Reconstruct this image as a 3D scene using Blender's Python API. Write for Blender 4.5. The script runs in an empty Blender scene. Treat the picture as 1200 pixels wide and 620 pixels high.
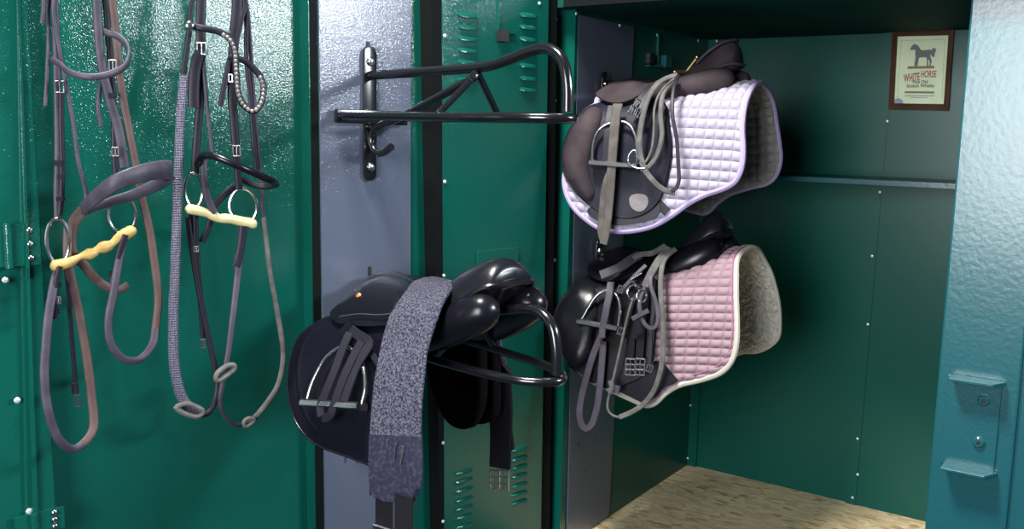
import bpy, bmesh, math, random
import numpy as np
from mathutils import Vector, Matrix
from mathutils.geometry import delaunay_2d_cdt
random.seed(7)
SC = bpy.context.scene
COL = SC.collection
# ------------------------------------------------------------------ camera
f = 1099.34; yaw = .6094; pit = .1415; rol = .0218
CAM = 1.25*np.array([.9092, -1.4823, .8068])
FW = np.array([-math.sin(yaw)*math.cos(pit), math.cos(yaw)*math.cos(pit), -math.sin(pit)])
_r = np.array([math.cos(yaw), math.sin(yaw), 0.]); _u = np.cross(_r, FW)
RT = _r*math.cos(rol)+_u*math.sin(rol); UP = -_r*math.sin(rol)+_u*math.cos(rol)
cd = bpy.data.cameras.new('camera'); co = bpy.data.objects.new('camera', cd); COL.objects.link(co)
cd.sensor_width = 36; cd.lens = f*36/1200; cd.clip_start = .02
m = Matrix.Identity(4)
for i in range(3):
    m[i][0], m[i][1], m[i][2], m[i][3] = RT[i], UP[i], -FW[i], CAM[i]
co.matrix_world = m
SC.camera = co
def ray(px, py): return FW+RT*((px-600)/f)-UP*((py-310)/f)

class Fr:
    """local frame fixed to a wall: x outwards, y along the wall, z up"""
    def __init__(s, o, a):
        s.o = np.array(o, float); c, n = math.cos(a), math.sin(a)
        s.R = np.array([[c, -n, 0], [n, c, 0], [0, 0, 1.]]); s.a = a
        s.cam = s.R.T@(CAM-s.o); s.fw = s.R.T@FW
    def u(s, px, py, x=None, y=None, z=None):
        d = s.R.T@ray(px, py)
        i, v = [(i, v) for i, v in enumerate((x, y, z)) if v is not None][0]
        return s.cam+d*((v-s.cam[i])/d[i])
    def w(s, p): return s.R@np.array(p, float)+s.o
    def m(s, p, px): return px*float((np.array(p)-s.cam)@s.fw)/f        # size of px pixels at p
    def mat(s):
        M = Matrix.Identity(4)
        for i in range(3):
            for j in range(3): M[i][j] = s.R[i][j]
            M[i][3] = s.o[i]
        return M

# ------------------------------------------------------------------ materials
def mat(name, col, rough=.5, metal=0., bump=0., bscale=200., col2=None, cscale=30., cfac=.5, coat=0., spec=.5, detail=3., dist=.002, sheen=0.):
    M = bpy.data.materials.new(name); M.use_nodes = True
    nt = M.node_tree; b = nt.nodes['Principled BSDF']
    b.inputs['Base Color'].default_value = (*col, 1); b.inputs['Roughness'].default_value = rough
    b.inputs['Metallic'].default_value = metal; b.inputs['Specular IOR Level'].default_value = spec
    b.inputs['Coat Weight'].default_value = coat; b.inputs['Coat Roughness'].default_value = .1
    b.inputs['Sheen Weight'].default_value = sheen
    tc = nt.nodes.new('ShaderNodeTexCoord')
    if col2:
        n = nt.nodes.new('ShaderNodeTexNoise'); n.inputs['Scale'].default_value = cscale; n.inputs['Detail'].default_value = 6
        r = nt.nodes.new('ShaderNodeValToRGB'); r.color_ramp.elements[0].position = cfac-.14; r.color_ramp.elements[1].position = cfac+.2
        r.color_ramp.elements[0].color = (*col, 1); r.color_ramp.elements[1].color = (*col2, 1)
        nt.links.new(tc.outputs['Object'], n.inputs['Vector']); nt.links.new(n.outputs['Fac'], r.inputs['Fac'])
        nt.links.new(r.outputs['Color'], b.inputs['Base Color'])
    if bump:
        n = nt.nodes.new('ShaderNodeTexNoise'); n.inputs['Scale'].default_value = bscale; n.inputs['Detail'].default_value = detail
        bp = nt.nodes.new('ShaderNodeBump'); bp.inputs['Strength'].default_value = bump; bp.inputs['Distance'].default_value = dist
        nt.links.new(tc.outputs['Object'], n.inputs['Vector']); nt.links.new(n.outputs['Fac'], bp.inputs['Height'])
        nt.links.new(bp.outputs['Normal'], b.inputs['Normal'])
    return M
GREEN = mat('green powder coat', (.0025, .068, .051), .12, bump=.46, bscale=620, dist=.0007, detail=0.)
GREEN_IN = mat('green enamel inside', (.003, .070, .054), .28, spec=.25, bump=.25, bscale=700, dist=.0006)
BLUE_LIT_GREEN = mat('blue lit hammered paint', (.0085, .080, .097), .24, bump=.14, bscale=110, dist=.002, detail=1.5)  # bluish light reflection is mixed into this green base colour
BLUEGREY = mat('blue grey powder coat', (.080, .096, .138), .12, bump=.46, bscale=620, dist=.0007, detail=0.)
STEEL = mat('steel', (.50, .50, .52), .22, 1.)
RIVET = mat('rivet steel', (.75, .77, .78), .35, .6)
BRASS = mat('brass', (.62, .45, .2), .3, 1.)
BLACKTUBE = mat('black enamel tube', (.006, .006, .008), .2, coat=.3)
LEATHER = mat('black leather', (.005, .0048, .008), .27, bump=.15, bscale=320, dist=.0005, spec=.3)
LEATHER_M = mat('matte black leather', (.0045, .0043, .009), .33, spec=.16, bump=.2, bscale=260, dist=.0008)
SEATL = mat('smooth black seat leather', (.0075, .0075, .011), .26, bump=.15, bscale=300, dist=.0006, spec=.45)
SUEDE = mat('worn brown black suede', (.024, .018, .022), .7, spec=.12, bump=.35, bscale=300, col2=(.052, .040, .045), cscale=14, cfac=.52, dist=.001)
SUEDE_D = mat('dark worn flap leather', (.006, .006, .014), .42, spec=.12, bump=.3, bscale=300, col2=(.015, .015, .026), cscale=16, dist=.001)
VELVET = mat('black brown velvet', (.006, .004, .005), 1., spec=.05, bump=.4, bscale=400)
STRAP = mat('grey black strap leather', (.034, .029, .045), .5, spec=.3, bump=.3, bscale=300, col2=(.058, .050, .071), cscale=40, dist=.0008)
STRAP_D = mat('dark strap leather', (.011, .010, .017), .45, spec=.2, bump=.3, bscale=300, dist=.0008)
STRAP_B = mat('brown strap leather', (.055, .03, .028), .6, bump=.3, bscale=300, col2=(.09, .052, .045), cscale=30, dist=.0008)
STRAP_G = mat('dusty grey strap', (.068, .068, .066), .7, spec=.2, bump=.4, bscale=300, col2=(.125, .12, .112), cscale=50, dist=.0008)
LEATHER_TAN = mat('dusty taupe stirrup leather', (.056, .049, .046), .65, spec=.2, bump=.3, bscale=260, col2=(.105, .092, .084), cscale=30, dist=.0008)
GIRTH = mat('hair covered girth lining', (.016, .016, .032), .9, spec=.1, bump=1., bscale=420, col2=(.13, .13, .17), cscale=300, cfac=.52)
NAVY = mat('navy girth leather', (.016, .016, .034), .6, spec=.2, bump=.4, bscale=300, col2=(.05, .05, .075), cscale=160, cfac=.62, dist=.0008)
WEB = mat('black webbing', (.012, .011, .015), .9, spec=.1, bump=.6, bscale=500)
WHITEPAD = mat('white lavender cotton', (.34, .315, .40), .9, spec=.2, bump=.3, bscale=700, dist=.0006)
PINKPAD = mat('dusty pink cotton', (.285, .195, .225), .9, spec=.2, bump=.3, bscale=700, dist=.0006)
LAV = mat('lavender binding', (.33, .27, .46), .8, bump=.4, bscale=600, dist=.0006)
CREAM = mat('cream binding', (.44, .41, .355), .8, bump=.4, bscale=600, dist=.0006)
MAUVE = mat('mauve piping', (.30, .12, .22), .7)
GREYLIN = mat('grey quilted lining', (.19, .185, .175), .95, bump=.6, bscale=260, col2=(.28, .27, .25), cscale=60)
FLEECE = mat('cream fleece', (.52, .50, .43), 1., spec=.1, bump=1., bscale=130, col2=(.74, .72, .64), cscale=90, dist=.02)
BITY = mat('yellow bit rubber', (.45, .30, .095), .45, spec=.35, col2=(.20, .12, .045), cscale=55, cfac=.60)
BITC = mat('cream bit rubber', (.62, .54, .27), .4, spec=.35)
STONE = mat('rhinestone', (.42, .38, .35), .12, .6, coat=.6)
DARKHOLE = mat('hole black', (.004, .004, .004), .6)  # flat black stands in for the shade inside holes and slots
MUD = mat('dried grey mud', (.17, .155, .16), .95, bump=.6, bscale=120)
WOOD = mat('brown stained wood', (.10, .045, .022), .45, col2=(.05, .022, .012), cscale=18)
COPPER = mat('copper badge', (.65, .25, .10), .35, .8)
def osb_mat():
    M = bpy.data.materials.new('oriented strand board'); M.use_nodes = True; nt = M.node_tree; b = nt.nodes['Principled BSDF']
    tc = nt.nodes.new('ShaderNodeTexCoord'); acc = None
    def vor(rz, sx, sy):
        mp = nt.nodes.new('ShaderNodeMapping'); mp.inputs['Rotation'].default_value = (0, 0, rz); mp.inputs['Scale'].default_value = (sx, sy, 1)
        v = nt.nodes.new('ShaderNodeTexVoronoi'); v.voronoi_dimensions = '2D'; v.inputs['Scale'].default_value = 1.
        nt.links.new(tc.outputs['Object'], mp.inputs['Vector']); nt.links.new(mp.outputs['Vector'], v.inputs['Vector'])
        s_ = nt.nodes.new('ShaderNodeSeparateColor'); nt.links.new(v.outputs['Color'], s_.inputs['Color']); return s_
    cur = None; 
    for k, rz in enumerate((.2, .75, 1.3, 1.9, 2.5, 2.95)):
        n_ = vor(rz, 28+k, 66+3*k)
        if cur is None: cur = n_.outputs['Red']; continue
        g = nt.nodes.new('ShaderNodeMath'); g.operation = 'GREATER_THAN'; g.inputs[1].default_value = .62; nt.links.new(n_.outputs['Green'], g.inputs[0])
        a = nt.nodes.new('ShaderNodeMix'); a.data_type = 'FLOAT'; nt.links.new(g.outputs[0], a.inputs['Factor']); nt.links.new(cur, a.inputs[2]); nt.links.new(n_.outputs['Red'], a.inputs[3]); cur = a.outputs[0]
    r = nt.nodes.new('ShaderNodeValToRGB'); e = r.color_ramp.elements
    e[0].position = 0; e[0].color = (.42, .26, .11, 1); e[1].position = 1; e[1].color = (.82, .70, .46, 1)
    q = e.new(.10); q.color = (.60, .44, .23, 1); q = e.new(.3); q.color = (.68, .54, .32, 1); q = e.new(.6); q.color = (.74, .60, .37, 1)
    nt.links.new(a.outputs[0], r.inputs['Fac']); nt.links.new(r.outputs['Color'], b.inputs['Base Color'])
    b.inputs['Roughness'].default_value = .6
    bp = nt.nodes.new('ShaderNodeBump'); bp.inputs['Strength'].default_value = .25; bp.inputs['Distance'].default_value = .001
    nt.links.new(a.outputs[0], bp.inputs['Height']); nt.links.new(bp.outputs['Normal'], b.inputs['Normal'])
    return M
OSB = osb_mat()
def braid_mat():
    M = mat('braided rubber rein', (.05, .047, .07), .6); nt = M.node_tree; b = nt.nodes['Principled BSDF']
    tc = nt.nodes.new('ShaderNodeTexCoord'); v = nt.nodes.new('ShaderNodeTexVoronoi'); v.inputs['Scale'].default_value = 260; v.inputs['Randomness'].default_value = .25
    bp = nt.nodes.new('ShaderNodeBump'); bp.inputs['Strength'].default_value = 1.; bp.inputs['Distance'].default_value = .003; bp.invert = True
    r = nt.nodes.new('ShaderNodeValToRGB'); r.color_ramp.elements[0].color = (.13, .125, .19, 1); r.color_ramp.elements[1].color = (.045, .043, .065, 1)
    r.color_ramp.elements[1].position = .75
    nt.links.new(tc.outputs['Object'], v.inputs['Vector']); nt.links.new(v.outputs['Distance'], bp.inputs['Height'])
    nt.links.new(v.outputs['Distance'], r.inputs['Fac']); nt.links.new(r.outputs['Color'], b.inputs['Base Color'])
    nt.links.new(bp.outputs['Normal'], b.inputs['Normal']); return M
BRAID = braid_mat()
def quilt_mat(name, base, sx, sh, skew, col_line=None):
    M = base.copy(); M.name = name; nt = M.node_tree; b = nt.nodes['Principled BSDF']
    uv = nt.nodes.new('ShaderNodeUVMap'); sp = nt.nodes.new('ShaderNodeSeparateXYZ'); nt.links.new(uv.outputs[0], sp.inputs[0])
    def mth(op, a, b_=None):
        n = nt.nodes.new('ShaderNodeMath'); n.operation = op
        for k, v in enumerate((a, b_)):
            if v is None: continue
            if isinstance(v, (int, float)): n.inputs[k].default_value = v
            else: nt.links.new(v, n.inputs[k])
        return n.outputs[0]
    u = mth('ABSOLUTE', mth('SINE', mth('MULTIPLY', sp.outputs[0], math.pi/sx)))
    v = mth('ABSOLUTE', mth('SINE', mth('MULTIPLY', mth('ADD', sp.outputs[1], mth('MULTIPLY', sp.outputs[0], skew)), math.pi/sh)))
    h = mth('POWER', mth('MULTIPLY', u, v), .35)
    bp = nt.nodes.new('ShaderNodeBump'); bp.inputs['Strength'].default_value = .9; bp.inputs['Distance'].default_value = .004
    old = b.inputs['Normal'].links[0].from_node if b.inputs['Normal'].links else None
    nt.links.new(h, bp.inputs['Height'])
    if old: nt.links.new(old.outputs[0], bp.inputs['Normal'])
    nt.links.new(bp.outputs[0], b.inputs['Normal'])
    return M
def glass_mat():
    M = bpy.data.materials.new('picture glass'); M.use_nodes = True; nt = M.node_tree
    for n in list(nt.nodes): nt.nodes.remove(n)
    o = nt.nodes.new('ShaderNodeOutputMaterial'); t = nt.nodes.new('ShaderNodeBsdfTransparent'); g = nt.nodes.new('ShaderNodeBsdfGlossy')
    g.inputs['Roughness'].default_value = .03
    fr = nt.nodes.new('ShaderNodeFresnel'); fr.inputs['IOR'].default_value = 1.5; mx = nt.nodes.new('ShaderNodeMixShader')
    nt.links.new(fr.outputs[0], mx.inputs[0]); nt.links.new(t.outputs[0], mx.inputs[1]); nt.links.new(g.outputs[0], mx.inputs[2]); nt.links.new(mx.outputs[0], o.inputs[0])
    return M
GLASS = glass_mat()

# ------------------------------------------------------------------ mesh helpers
def nrm(v):
    v = np.array(v, float); l = np.linalg.norm(v); return v/l if l > 1e-12 else v
def crom(P, n=None, closed=False, step=None):
    P = np.array(P, float)
    if len(P) < 3 and not closed:
        k = n or 2; return np.array([P[0]+(P[-1]-P[0])*i/(k-1) for i in range(k)])
    if closed: Q = np.vstack([P[-1], P, P[0], P[1]]); ns = len(P)
    else: Q = np.vstack([2*P[0]-P[1], P, 2*P[-1]-P[-2]]); ns = len(P)-1
    out = []
    for i in range(ns):
        a, b, c, d = Q[i:i+4]
        # centripetal-like damping: shorten tangents when spacing is uneven
        l = np.linalg.norm(c[:3]-b[:3]); t1 = (c-a)/2; t2 = (d-b)/2
        for t in (t1, t2):
            tl = np.linalg.norm(t[:3])
            if tl > 1.2*l: t *= 1.2*l/tl
        k = 12
        for j in range(k):
            t = j/k; h1 = 2*t**3-3*t*t+1; h2 = t**3-2*t*t+t; h3 = -2*t**3+3*t*t; h4 = t**3-t*t
            out.append(h1*b+h2*t1+h3*c+h4*t2)
    out.append(Q[-2] if not closed else P[0]); out = np.array(out)
    d = np.concatenate([[0], np.cumsum(np.linalg.norm(np.diff(out[:, :3], axis=0), axis=1))])
    if step: n = max(4, int(d[-1]/step))
    if n is None: n = max(6, 5*ns)
    s = np.linspace(0, d[-1], n+1 if closed else n)
    R = np.stack([np.interp(s, d, out[:, i]) for i in range(out.shape[1])], 1)
    return R[:-1] if closed else R

class MB:
    def __init__(s): s.v = []; s.f = []; s.uv = None
    def add(s, v, fc):
        o = len(s.v); s.v += [tuple(map(float, p)) for p in v]; s.f += [tuple(i+o for i in q) for q in fc]; return s
    def hexa(s, p):   # 8 corners: bottom 4 ccw, top 4
        return s.add(p, [(3, 2, 1, 0), (4, 5, 6, 7), (0, 1, 5, 4), (1, 2, 6, 5), (2, 3, 7, 6), (3, 0, 4, 7)])
    def box(s, lo, hi):
        (a, b, c), (d, e, g) = lo, hi
        return s.hexa([(a, b, c), (d, b, c), (d, e, c), (a, e, c), (a, b, g), (d, b, g), (d, e, g), (a, e, g)])
    def loft(s, rings, cap=True, closed_path=False):
        n = len(rings[0]); V = [p for r in rings for p in r]; F = []; m_ = len(rings)
        for i in range(m_ if closed_path else m_-1):
            a, b = i*n, ((i+1) % m_)*n
            for j in range(n): k = (j+1) % n; F.append((a+j, a+k, b+k, b+j))
        if cap and not closed_path:
            F.append(tuple(range(n-1, -1, -1))); F.append(tuple((m_-1)*n+j for j in range(n)))
        return s.add(V, F)
    def tube(s, P, r, seg=10, closed=False, sm=True, n=None):
        P = np.array(P, float); r = np.broadcast_to(np.array(r, float), (len(P),))
        if sm:
            Q = crom(np.hstack([P, r[:, None]]), n=n, closed=closed); P, r = Q[:, :3], Q[:, 3]
        N = len(P); T = []
        for i in range(N):
            if closed: T.append(nrm(P[(i+1) % N]-P[i-1]))
            else: T.append(nrm(P[min(i+1, N-1)]-P[max(i-1, 0)]))
        a = nrm(np.cross(T[0], (0, 0, 1.) if abs(T[0][2]) < .9 else (1., 0, 0))); rings = []
        for i in range(N):
            a = nrm(a-T[i]*(a@T[i])); b = np.cross(T[i], a)
            rings.append([P[i]+r[i]*(a*math.cos(t)+b*math.sin(t)) for t in np.linspace(0, 2*math.pi, seg, endpoint=False)])
        return s.loft(rings, closed_path=closed)
    def ribbon(s, P, N, w, t, sm=True, n=None, closed=False):
        """flat strap: points P, face normals N, widths w, thickness t"""
        P = np.array(P, float); k = len(P); N = np.broadcast_to(np.array(N, float), (k, 3)); w = np.broadcast_to(np.array(w, float), (k,))
        if sm:
            Q = crom(np.hstack([P, N, w[:, None]]), n=n, closed=closed); P, N, w = Q[:, :3], Q[:, 3:6], Q[:, 6]
        M_ = len(P); rings = []; e = t*.35
        for i in range(M_):
            T = nrm(P[(i+1) % M_]-P[i-1]) if closed else nrm(P[min(i+1, M_-1)]-P[max(i-1, 0)])
            B = nrm(np.cross(T, N[i])); n_ = nrm(np.cross(B, T)); h = w[i]/2; g = t/2
            rings.append([P[i]+B*x+n_*y for x, y in ((-h, -g+e), (-h, g-e), (-h+e, g), (h-e, g), (h, g-e), (h, -g+e), (h-e, -g), (-h+e, -g))])
        return s.loft(rings, closed_path=closed)
    def ball(s, c, r, seg=10, rings=6):
        c = np.array(c, float); r = np.broadcast_to(np.array(r, float), (3,)); R = []
        for i in range(1, rings):
            p = math.pi*i/rings
            R.append([c+r*np.array([math.sin(p)*math.cos(t), math.sin(p)*math.sin(t), math.cos(p)]) for t in np.linspace(0, 2*math.pi, seg, endpoint=False)])
        return s.loft(R)
    def disc(s, c, ax, r, h, seg=14, dome=.5):
        c = np.array(c, float); ax = nrm(ax); a = nrm(np.cross(ax, (0, 0, 1.) if abs(ax[2]) < .9 else (1., 0, 0))); b = np.cross(ax, a); R = []
        for hh, rr in ((0, r), (h*.5, r), (h*.85, r*.8), (h, r*dome)):
            R.append([c+ax*hh+rr*(a*math.cos(t)+b*math.sin(t)) for t in np.linspace(0, 2*math.pi, seg, endpoint=False)])
        return s.loft(R)
    def prism(s, pts, vec):
        pts = [np.array(p, float) for p in pts]; vec = np.array(vec, float)
        return s.loft([pts, [p+vec for p in pts]])
    def build(s, name, m, parent=None, smooth=40, bevel=0):
        me = bpy.data.meshes.new(name); me.from_pydata(s.v, [], s.f)
        bm = bmesh.new(); bm.from_mesh(me); bmesh.ops.recalc_face_normals(bm, faces=bm.faces)
        if bevel:
            ed = [e for e in bm.edges if len(e.link_faces) == 2 and e.calc_face_angle(0) > .6]
            bmesh.ops.bevel(bm, geom=ed, offset=bevel, segments=2, affect='EDGES', profile=.6)
        bm.to_mesh(me); bm.free()
        if s.uv:
            ul = me.uv_layers.new(name='cloth')
            for l in me.loops: ul.data[l.index].uv = s.uv[l.vertex_index]
        if smooth: me.shade_smooth(); me.set_sharp_from_angle(angle=math.radians(smooth))
        me.materials.append(m); o = bpy.data.objects.new(name, me); COL.objects.link(o)
        if parent is not None: o.parent = parent
        return o

def thing(name, label, cat, fr=None, group=None):
    o = bpy.data.objects.new(name, None); COL.objects.link(o); o.empty_display_size = .05
    if fr is not None: o.matrix_world = fr.mat()
    o['label'] = label; o['category'] = cat
    if group: o['group'] = group
    return o
def struct(o, fr=None):
    o['kind'] = 'structure'
    if fr is not None: o.matrix_world = fr.mat()
    return o
def cap(obj, text): obj['label'] = text; return obj

W = Fr([0, 0, 0], 0)
ANG = math.radians(-12)
D = Fr([-.036, -.012, .72], ANG)
# ================================================================== SETTING
DEP, WID, HGT = .75, .82, 1.281
def rivets(parent, fr_pts, axis, r=.004, m_=RIVET):
    base = None
    for p in fr_pts:
        if base is None: base = MB().disc((0, 0, 0), axis, r, r*.7, 8).build('rivet', m_, parent); o = base
        else: o = base.copy(); COL.objects.link(o); o.parent = parent
        o.location = tuple(p)
# back wall: two sheets meeting at a lapped seam
sx_t = W.u(1040, 140, y=DEP); sx_b = W.u(1002, 590, y=DEP)
def seam_x(z): return sx_b[0]+(sx_t[0]-sx_b[0])*(z-sx_b[2])/(sx_t[2]-sx_b[2])
b = MB().box((-.02, DEP, -.03), (WID+.02, DEP+.02, HGT+.02))
wall_back = struct(b.build('wall_back', GREEN_IN, smooth=0))
q = MB()
q.hexa([(seam_x(0), DEP-.006, 0), (WID, DEP-.006, 0), (WID, DEP, 0), (seam_x(0), DEP, 0), (seam_x(HGT), DEP-.006, HGT), (WID, DEP-.006, HGT), (WID, DEP, HGT), (seam_x(HGT), DEP, HGT)])
q.hexa([(seam_x(0)-.024, DEP-.010, 0), (seam_x(0)+.003, DEP-.010, 0), (seam_x(0)+.003, DEP, 0), (seam_x(0)-.024, DEP, 0), (seam_x(HGT)-.024, DEP-.010, HGT), (seam_x(HGT)+.003, DEP-.010, HGT), (seam_x(HGT)+.003, DEP, HGT), (seam_x(HGT)-.024, DEP, HGT)])
cap(q.build('lap_sheet', GREEN_IN, wall_back, smooth=0), 'lapped right hand sheet with riveted seam')
q = MB().box((.0, DEP-.008, 0), (.028, DEP, HGT)); q.build('corner_angle', GREEN_IN, wall_back, smooth=0)
def at_back(l): return [W.u(px, py, y=DEP-.010) for px, py in l]
rivets(wall_back, at_back([(1005, 514), (1005, 556), (999, 583), (1017, 380), (1022, 300), (1031, 225), (1040, 142), (809, 475), (804, 515), (806, 537), (812, 420), (901, 37), (959, 23), (840, 48)]), (0, -1, 0))
# interior left wall
wall_left = struct(MB().box((-.02, .0, -.03), (0, DEP, HGT+.02)).build('wall_left', GREEN_IN, smooth=0))
y0t, y1t = W.u(674, 20, x=0)[1], W.u(741, 27, x=0)[1]; y1b = W.u(712, 590, x=0)[1]
q = MB().hexa([(0, .03, .005), (.006, .03, .005), (.006, y1b, .005), (0, y1b, .005), (0, .008, HGT-.01), (.006, .008, HGT-.01), (.006, y1t, HGT-.01), (0, y1t, HGT-.01)])
q.build('mounting_plate', BLUEGREY, wall_left, smooth=0)
for px, py in ((678, 521), (698, 512), (687, 551)):
    p = W.u(px, py, x=.006); MB().disc(p, (1, 0, 0), .004, .001, 8).build('bolt_hole_shade', DARKHOLE, wall_left)
rivets(wall_left, [W.u(px, py, x=.006) for px, py in ((675, 16), (726, 30), (770, 41), (818, 48))], (1, 0, 0))
# latch pull inside
q = MB(); p = W.u(769, 78, x=0); t = W.u(769, 42, x=0)
q.box((0, p[1]-.003, p[2]), (.006, p[1]+.003, t[2])); q.box((0, p[1]-.06, p[2]-.004), (.012, p[1]+.055, p[2]+.004))
q.build('latch_rod', GREEN_IN, wall_left, smooth=0)
MB().box((0, p[1]+.02, p[2]), (.018, p[1]+.055, p[2]+.03)).build('latch_tab', BLUE_LIT_GREEN, wall_left, smooth=0)
MB().box((0, p[1]-.06, p[2]), (.012, p[1]-.035, p[2]+.03)).build('latch_hole_shade', DARKHOLE, wall_left, smooth=0)
wall_right = struct(MB().box((WID, .0, -.03), (WID+.02, DEP, HGT+.02)).build('wall_right', GREEN_IN, smooth=0))
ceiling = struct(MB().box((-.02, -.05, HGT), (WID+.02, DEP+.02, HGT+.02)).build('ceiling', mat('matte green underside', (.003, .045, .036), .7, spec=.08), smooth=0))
floor = struct(MB().box((0, -.03, -.018), (WID, DEP, 0)).build('floor', OSB, smooth=0))
MB().box((.006, -.058, HGT-.001), (WID+.13, -.05, HGT+.07)).build('shade_strip', mat('black edge shade', (.003, .0045, .0045), .8, spec=.1), ceiling, smooth=0)  # black strip over the ceiling's front edge, its shade put into the colour
# post between open door and locker
q = MB().hexa([(-.06, -.004, -.3), (.004, -.004, -.3), (.004, .02, -.3), (-.06, .02, -.3), (-.06, -.004, 1.6), (.006, -.004, 1.6), (.006, .02, 1.6), (-.06, .02, 1.6)])
post = struct(q.build('trim_1', GREEN, smooth=0))
rivets(post, [W.u(px, py, y=-.004) for px, py in ((651, 118), (649, 211), (652, 22), (643, 475), (641, 560), (650, 305), (648, 390))], (0, -1, 0))
q = MB(); p = W.u(652, 16, y=-.004)
q.box((p[0]-.02, -.016, p[2]-.006), (p[0]+.016, -.004, p[2]+.012)); q.tube([(p[0]-.02, -.016, p[2]-.02), (p[0]-.02, -.016, p[2]+.03)], .007, sm=False)
q.build('hinge', BLUE_LIT_GREEN, post, smooth=40)
# dark reveal behind the door hinge line
# ---- door with the saddle racks (door_1), in frame D
def ed(fr, top, bot, x):
    a, b_ = fr.u(*top, x=x), fr.u(*bot, x=x)
    return lambda z: b_[1]+(a[1]-b_[1])*(z-b_[2])/(a[2]-b_[2])
def slab(mb, x0, x1, e0, e1, z0, z1):
    return mb.hexa([(x0, e0(z0), z0), (x1, e0(z0), z0), (x1, e1(z0), z0), (x0, e1(z0), z0), (x0, e0(z1), z1), (x1, e0(z1), z1), (x1, e1(z1), z1), (x0, e1(z1), z1)])
ZB, ZT = -1.0, .78
eL = ed(D, (369, 0), (377, 620), .0)
eG = ed(D, (481, 0), (481, 620), .003)
eR = ed(D, (518, 0), (521, 620), .0375)
eE = ed(D, (643, 0), (634, 620), .0375)
hinge_y = lambda z: -.012
q = MB(); slab(q, -.022, 0, eL, lambda z: -.02, ZB, ZT)
door = struct(q.build('door_1', GREEN, smooth=0), D)
q = MB(); slab(q, 0, .004, lambda z: eL(z)+.006, eG, ZB, ZT); q.build('mounting_plate', BLUEGREY, door, smooth=0)
q = MB(); slab(q, 0, .0375, eR, eE, ZB, ZT); cap(q.build('raised_panel', GREEN, door, smooth=0), 'raised green panel with louvre slots top and bottom')
q = MB(); slab(q, -.03, -.0, lambda z: eL(z)-.014, lambda z: eL(z)+.004, ZB, ZT); q.build('edge_fold', GREEN, door, smooth=0)
rivets(door, [D.u(px, py, x=.0375) for px, py in ((521, 213), (520, 323), (519, 519), (519, 611), (632, 4), (521, 42))], (1, 0, 0))
# louvres
def louver(c, w, h=.0055, d=.006):
    a = np.array(c); R = []
    for t in np.linspace(0, 1, 9):
        k = math.sin(math.pi*min(1, max(0, t)))**.35 if 0 < t < 1 else 0.02
        y = (t-.5)*w
        R.append([a+np.array([0, y, h*k]), a+np.array([d*k*.5, y, h*k*.7]), a+np.array([d*k, y, -h*k*.3]), a+np.array([d*k, y, -h*k]), a+np.array([0, y, -h*k])])
    return MB().loft(R)
def louver_col(px0, px1, pys):
    for py in pys:
        a, b_ = D.u(px0, py, x=.0375), D.u(px1, py, x=.0375)
        c = (a+b_)/2; c[2] = a[2]*.5+b_[2]*.5
        louver((c[0], c[1], D.u((px0+px1)/2, py, x=.0375)[2]), abs(b_[1]-a[1])).build('louver', GREEN, door, smooth=50)
louver_col(535, 560, (18, 32, 45, 59, 73, 94))
louver_col(608, 629, (18, 32, 46, 62, 77, 92, 105))
louver_col(531, 554, (553, 563, 574, 585, 595, 605, 616))
louver_col(598, 618, (526, 537, 547, 557, 568, 578, 588))
q = MB(); p = D.u(583, 36, x=.0375); t = D.u(582, -30, x=.0375)
q.box((.0375, p[1]-.0025, p[2]), (.042, p[1]+.0025, t[2])); q.box((.0375, p[1], p[2]-.004), (.043, p[1]+.05, p[2]-.001)); q.build('latch_rod', GREEN, door, smooth=0)
q = MB(); p = D.u(587, 42, x=.0375); q.box((.0375, p[1]-.012, p[2]-.012), (.050, p[1]+.012, p[2]+.012)); q.build('latch_hole_shade', DARKHOLE, door, smooth=0)
a, b_ = D.u(558, 294, x=.0375), D.u(606, 291, x=.0375)
q = MB().box((.0375, a[1], a[2]-.10), (.043, b_[1], a[2])); q.build('cover_plate', GREEN, door, smooth=0, bevel=.001)
for px, py in ((431, 60), (433, 323), (435, 570)):
    p = D.u(px, py, x=.004); MB().box((.0035, p[1]-.004, p[2]-.018), (.0048, p[1]+.004, p[2]+.018)).build('key_slot_shade', DARKHOLE, door, smooth=0)
GAP_SHADE = mat('black gap shade', (.003, .0045, .0045), .8, spec=.1)  # near-black strips stand in for the shade between the door panels
def gap_strip(name, top0, bot0, top1, bot1, x0, x1, par):
    q = MB(); slab(q, x0, x1, ed(D, top0, bot0, x1), ed(D, top1, bot1, x1), ZB, ZT); return q.build(name, GAP_SHADE, par, smooth=0)
gap_strip('shade_strip', (505, 0), (516, 620), (519, 0), (523, 620), .0, .036, door)
gap_strip('shade_strip', (640, 0), (632, 620), (653, 0), (644, 620), -.03, .030, door)
gap_strip('shade_strip', (363, 0), (371, 620), (371, 0), (379, 620), -.024, .002, door)

# ---- bridle door (door_2) further left, a little behind
XB = -.03
eA = ed(D, (30, 0), (68, 620), XB)
q = MB(); slab(q, XB-.02, XB, eA, lambda z: eL(z)+.02, ZB, ZT); bdoor = struct(q.build('door_2', GREEN, smooth=0), D)
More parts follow.
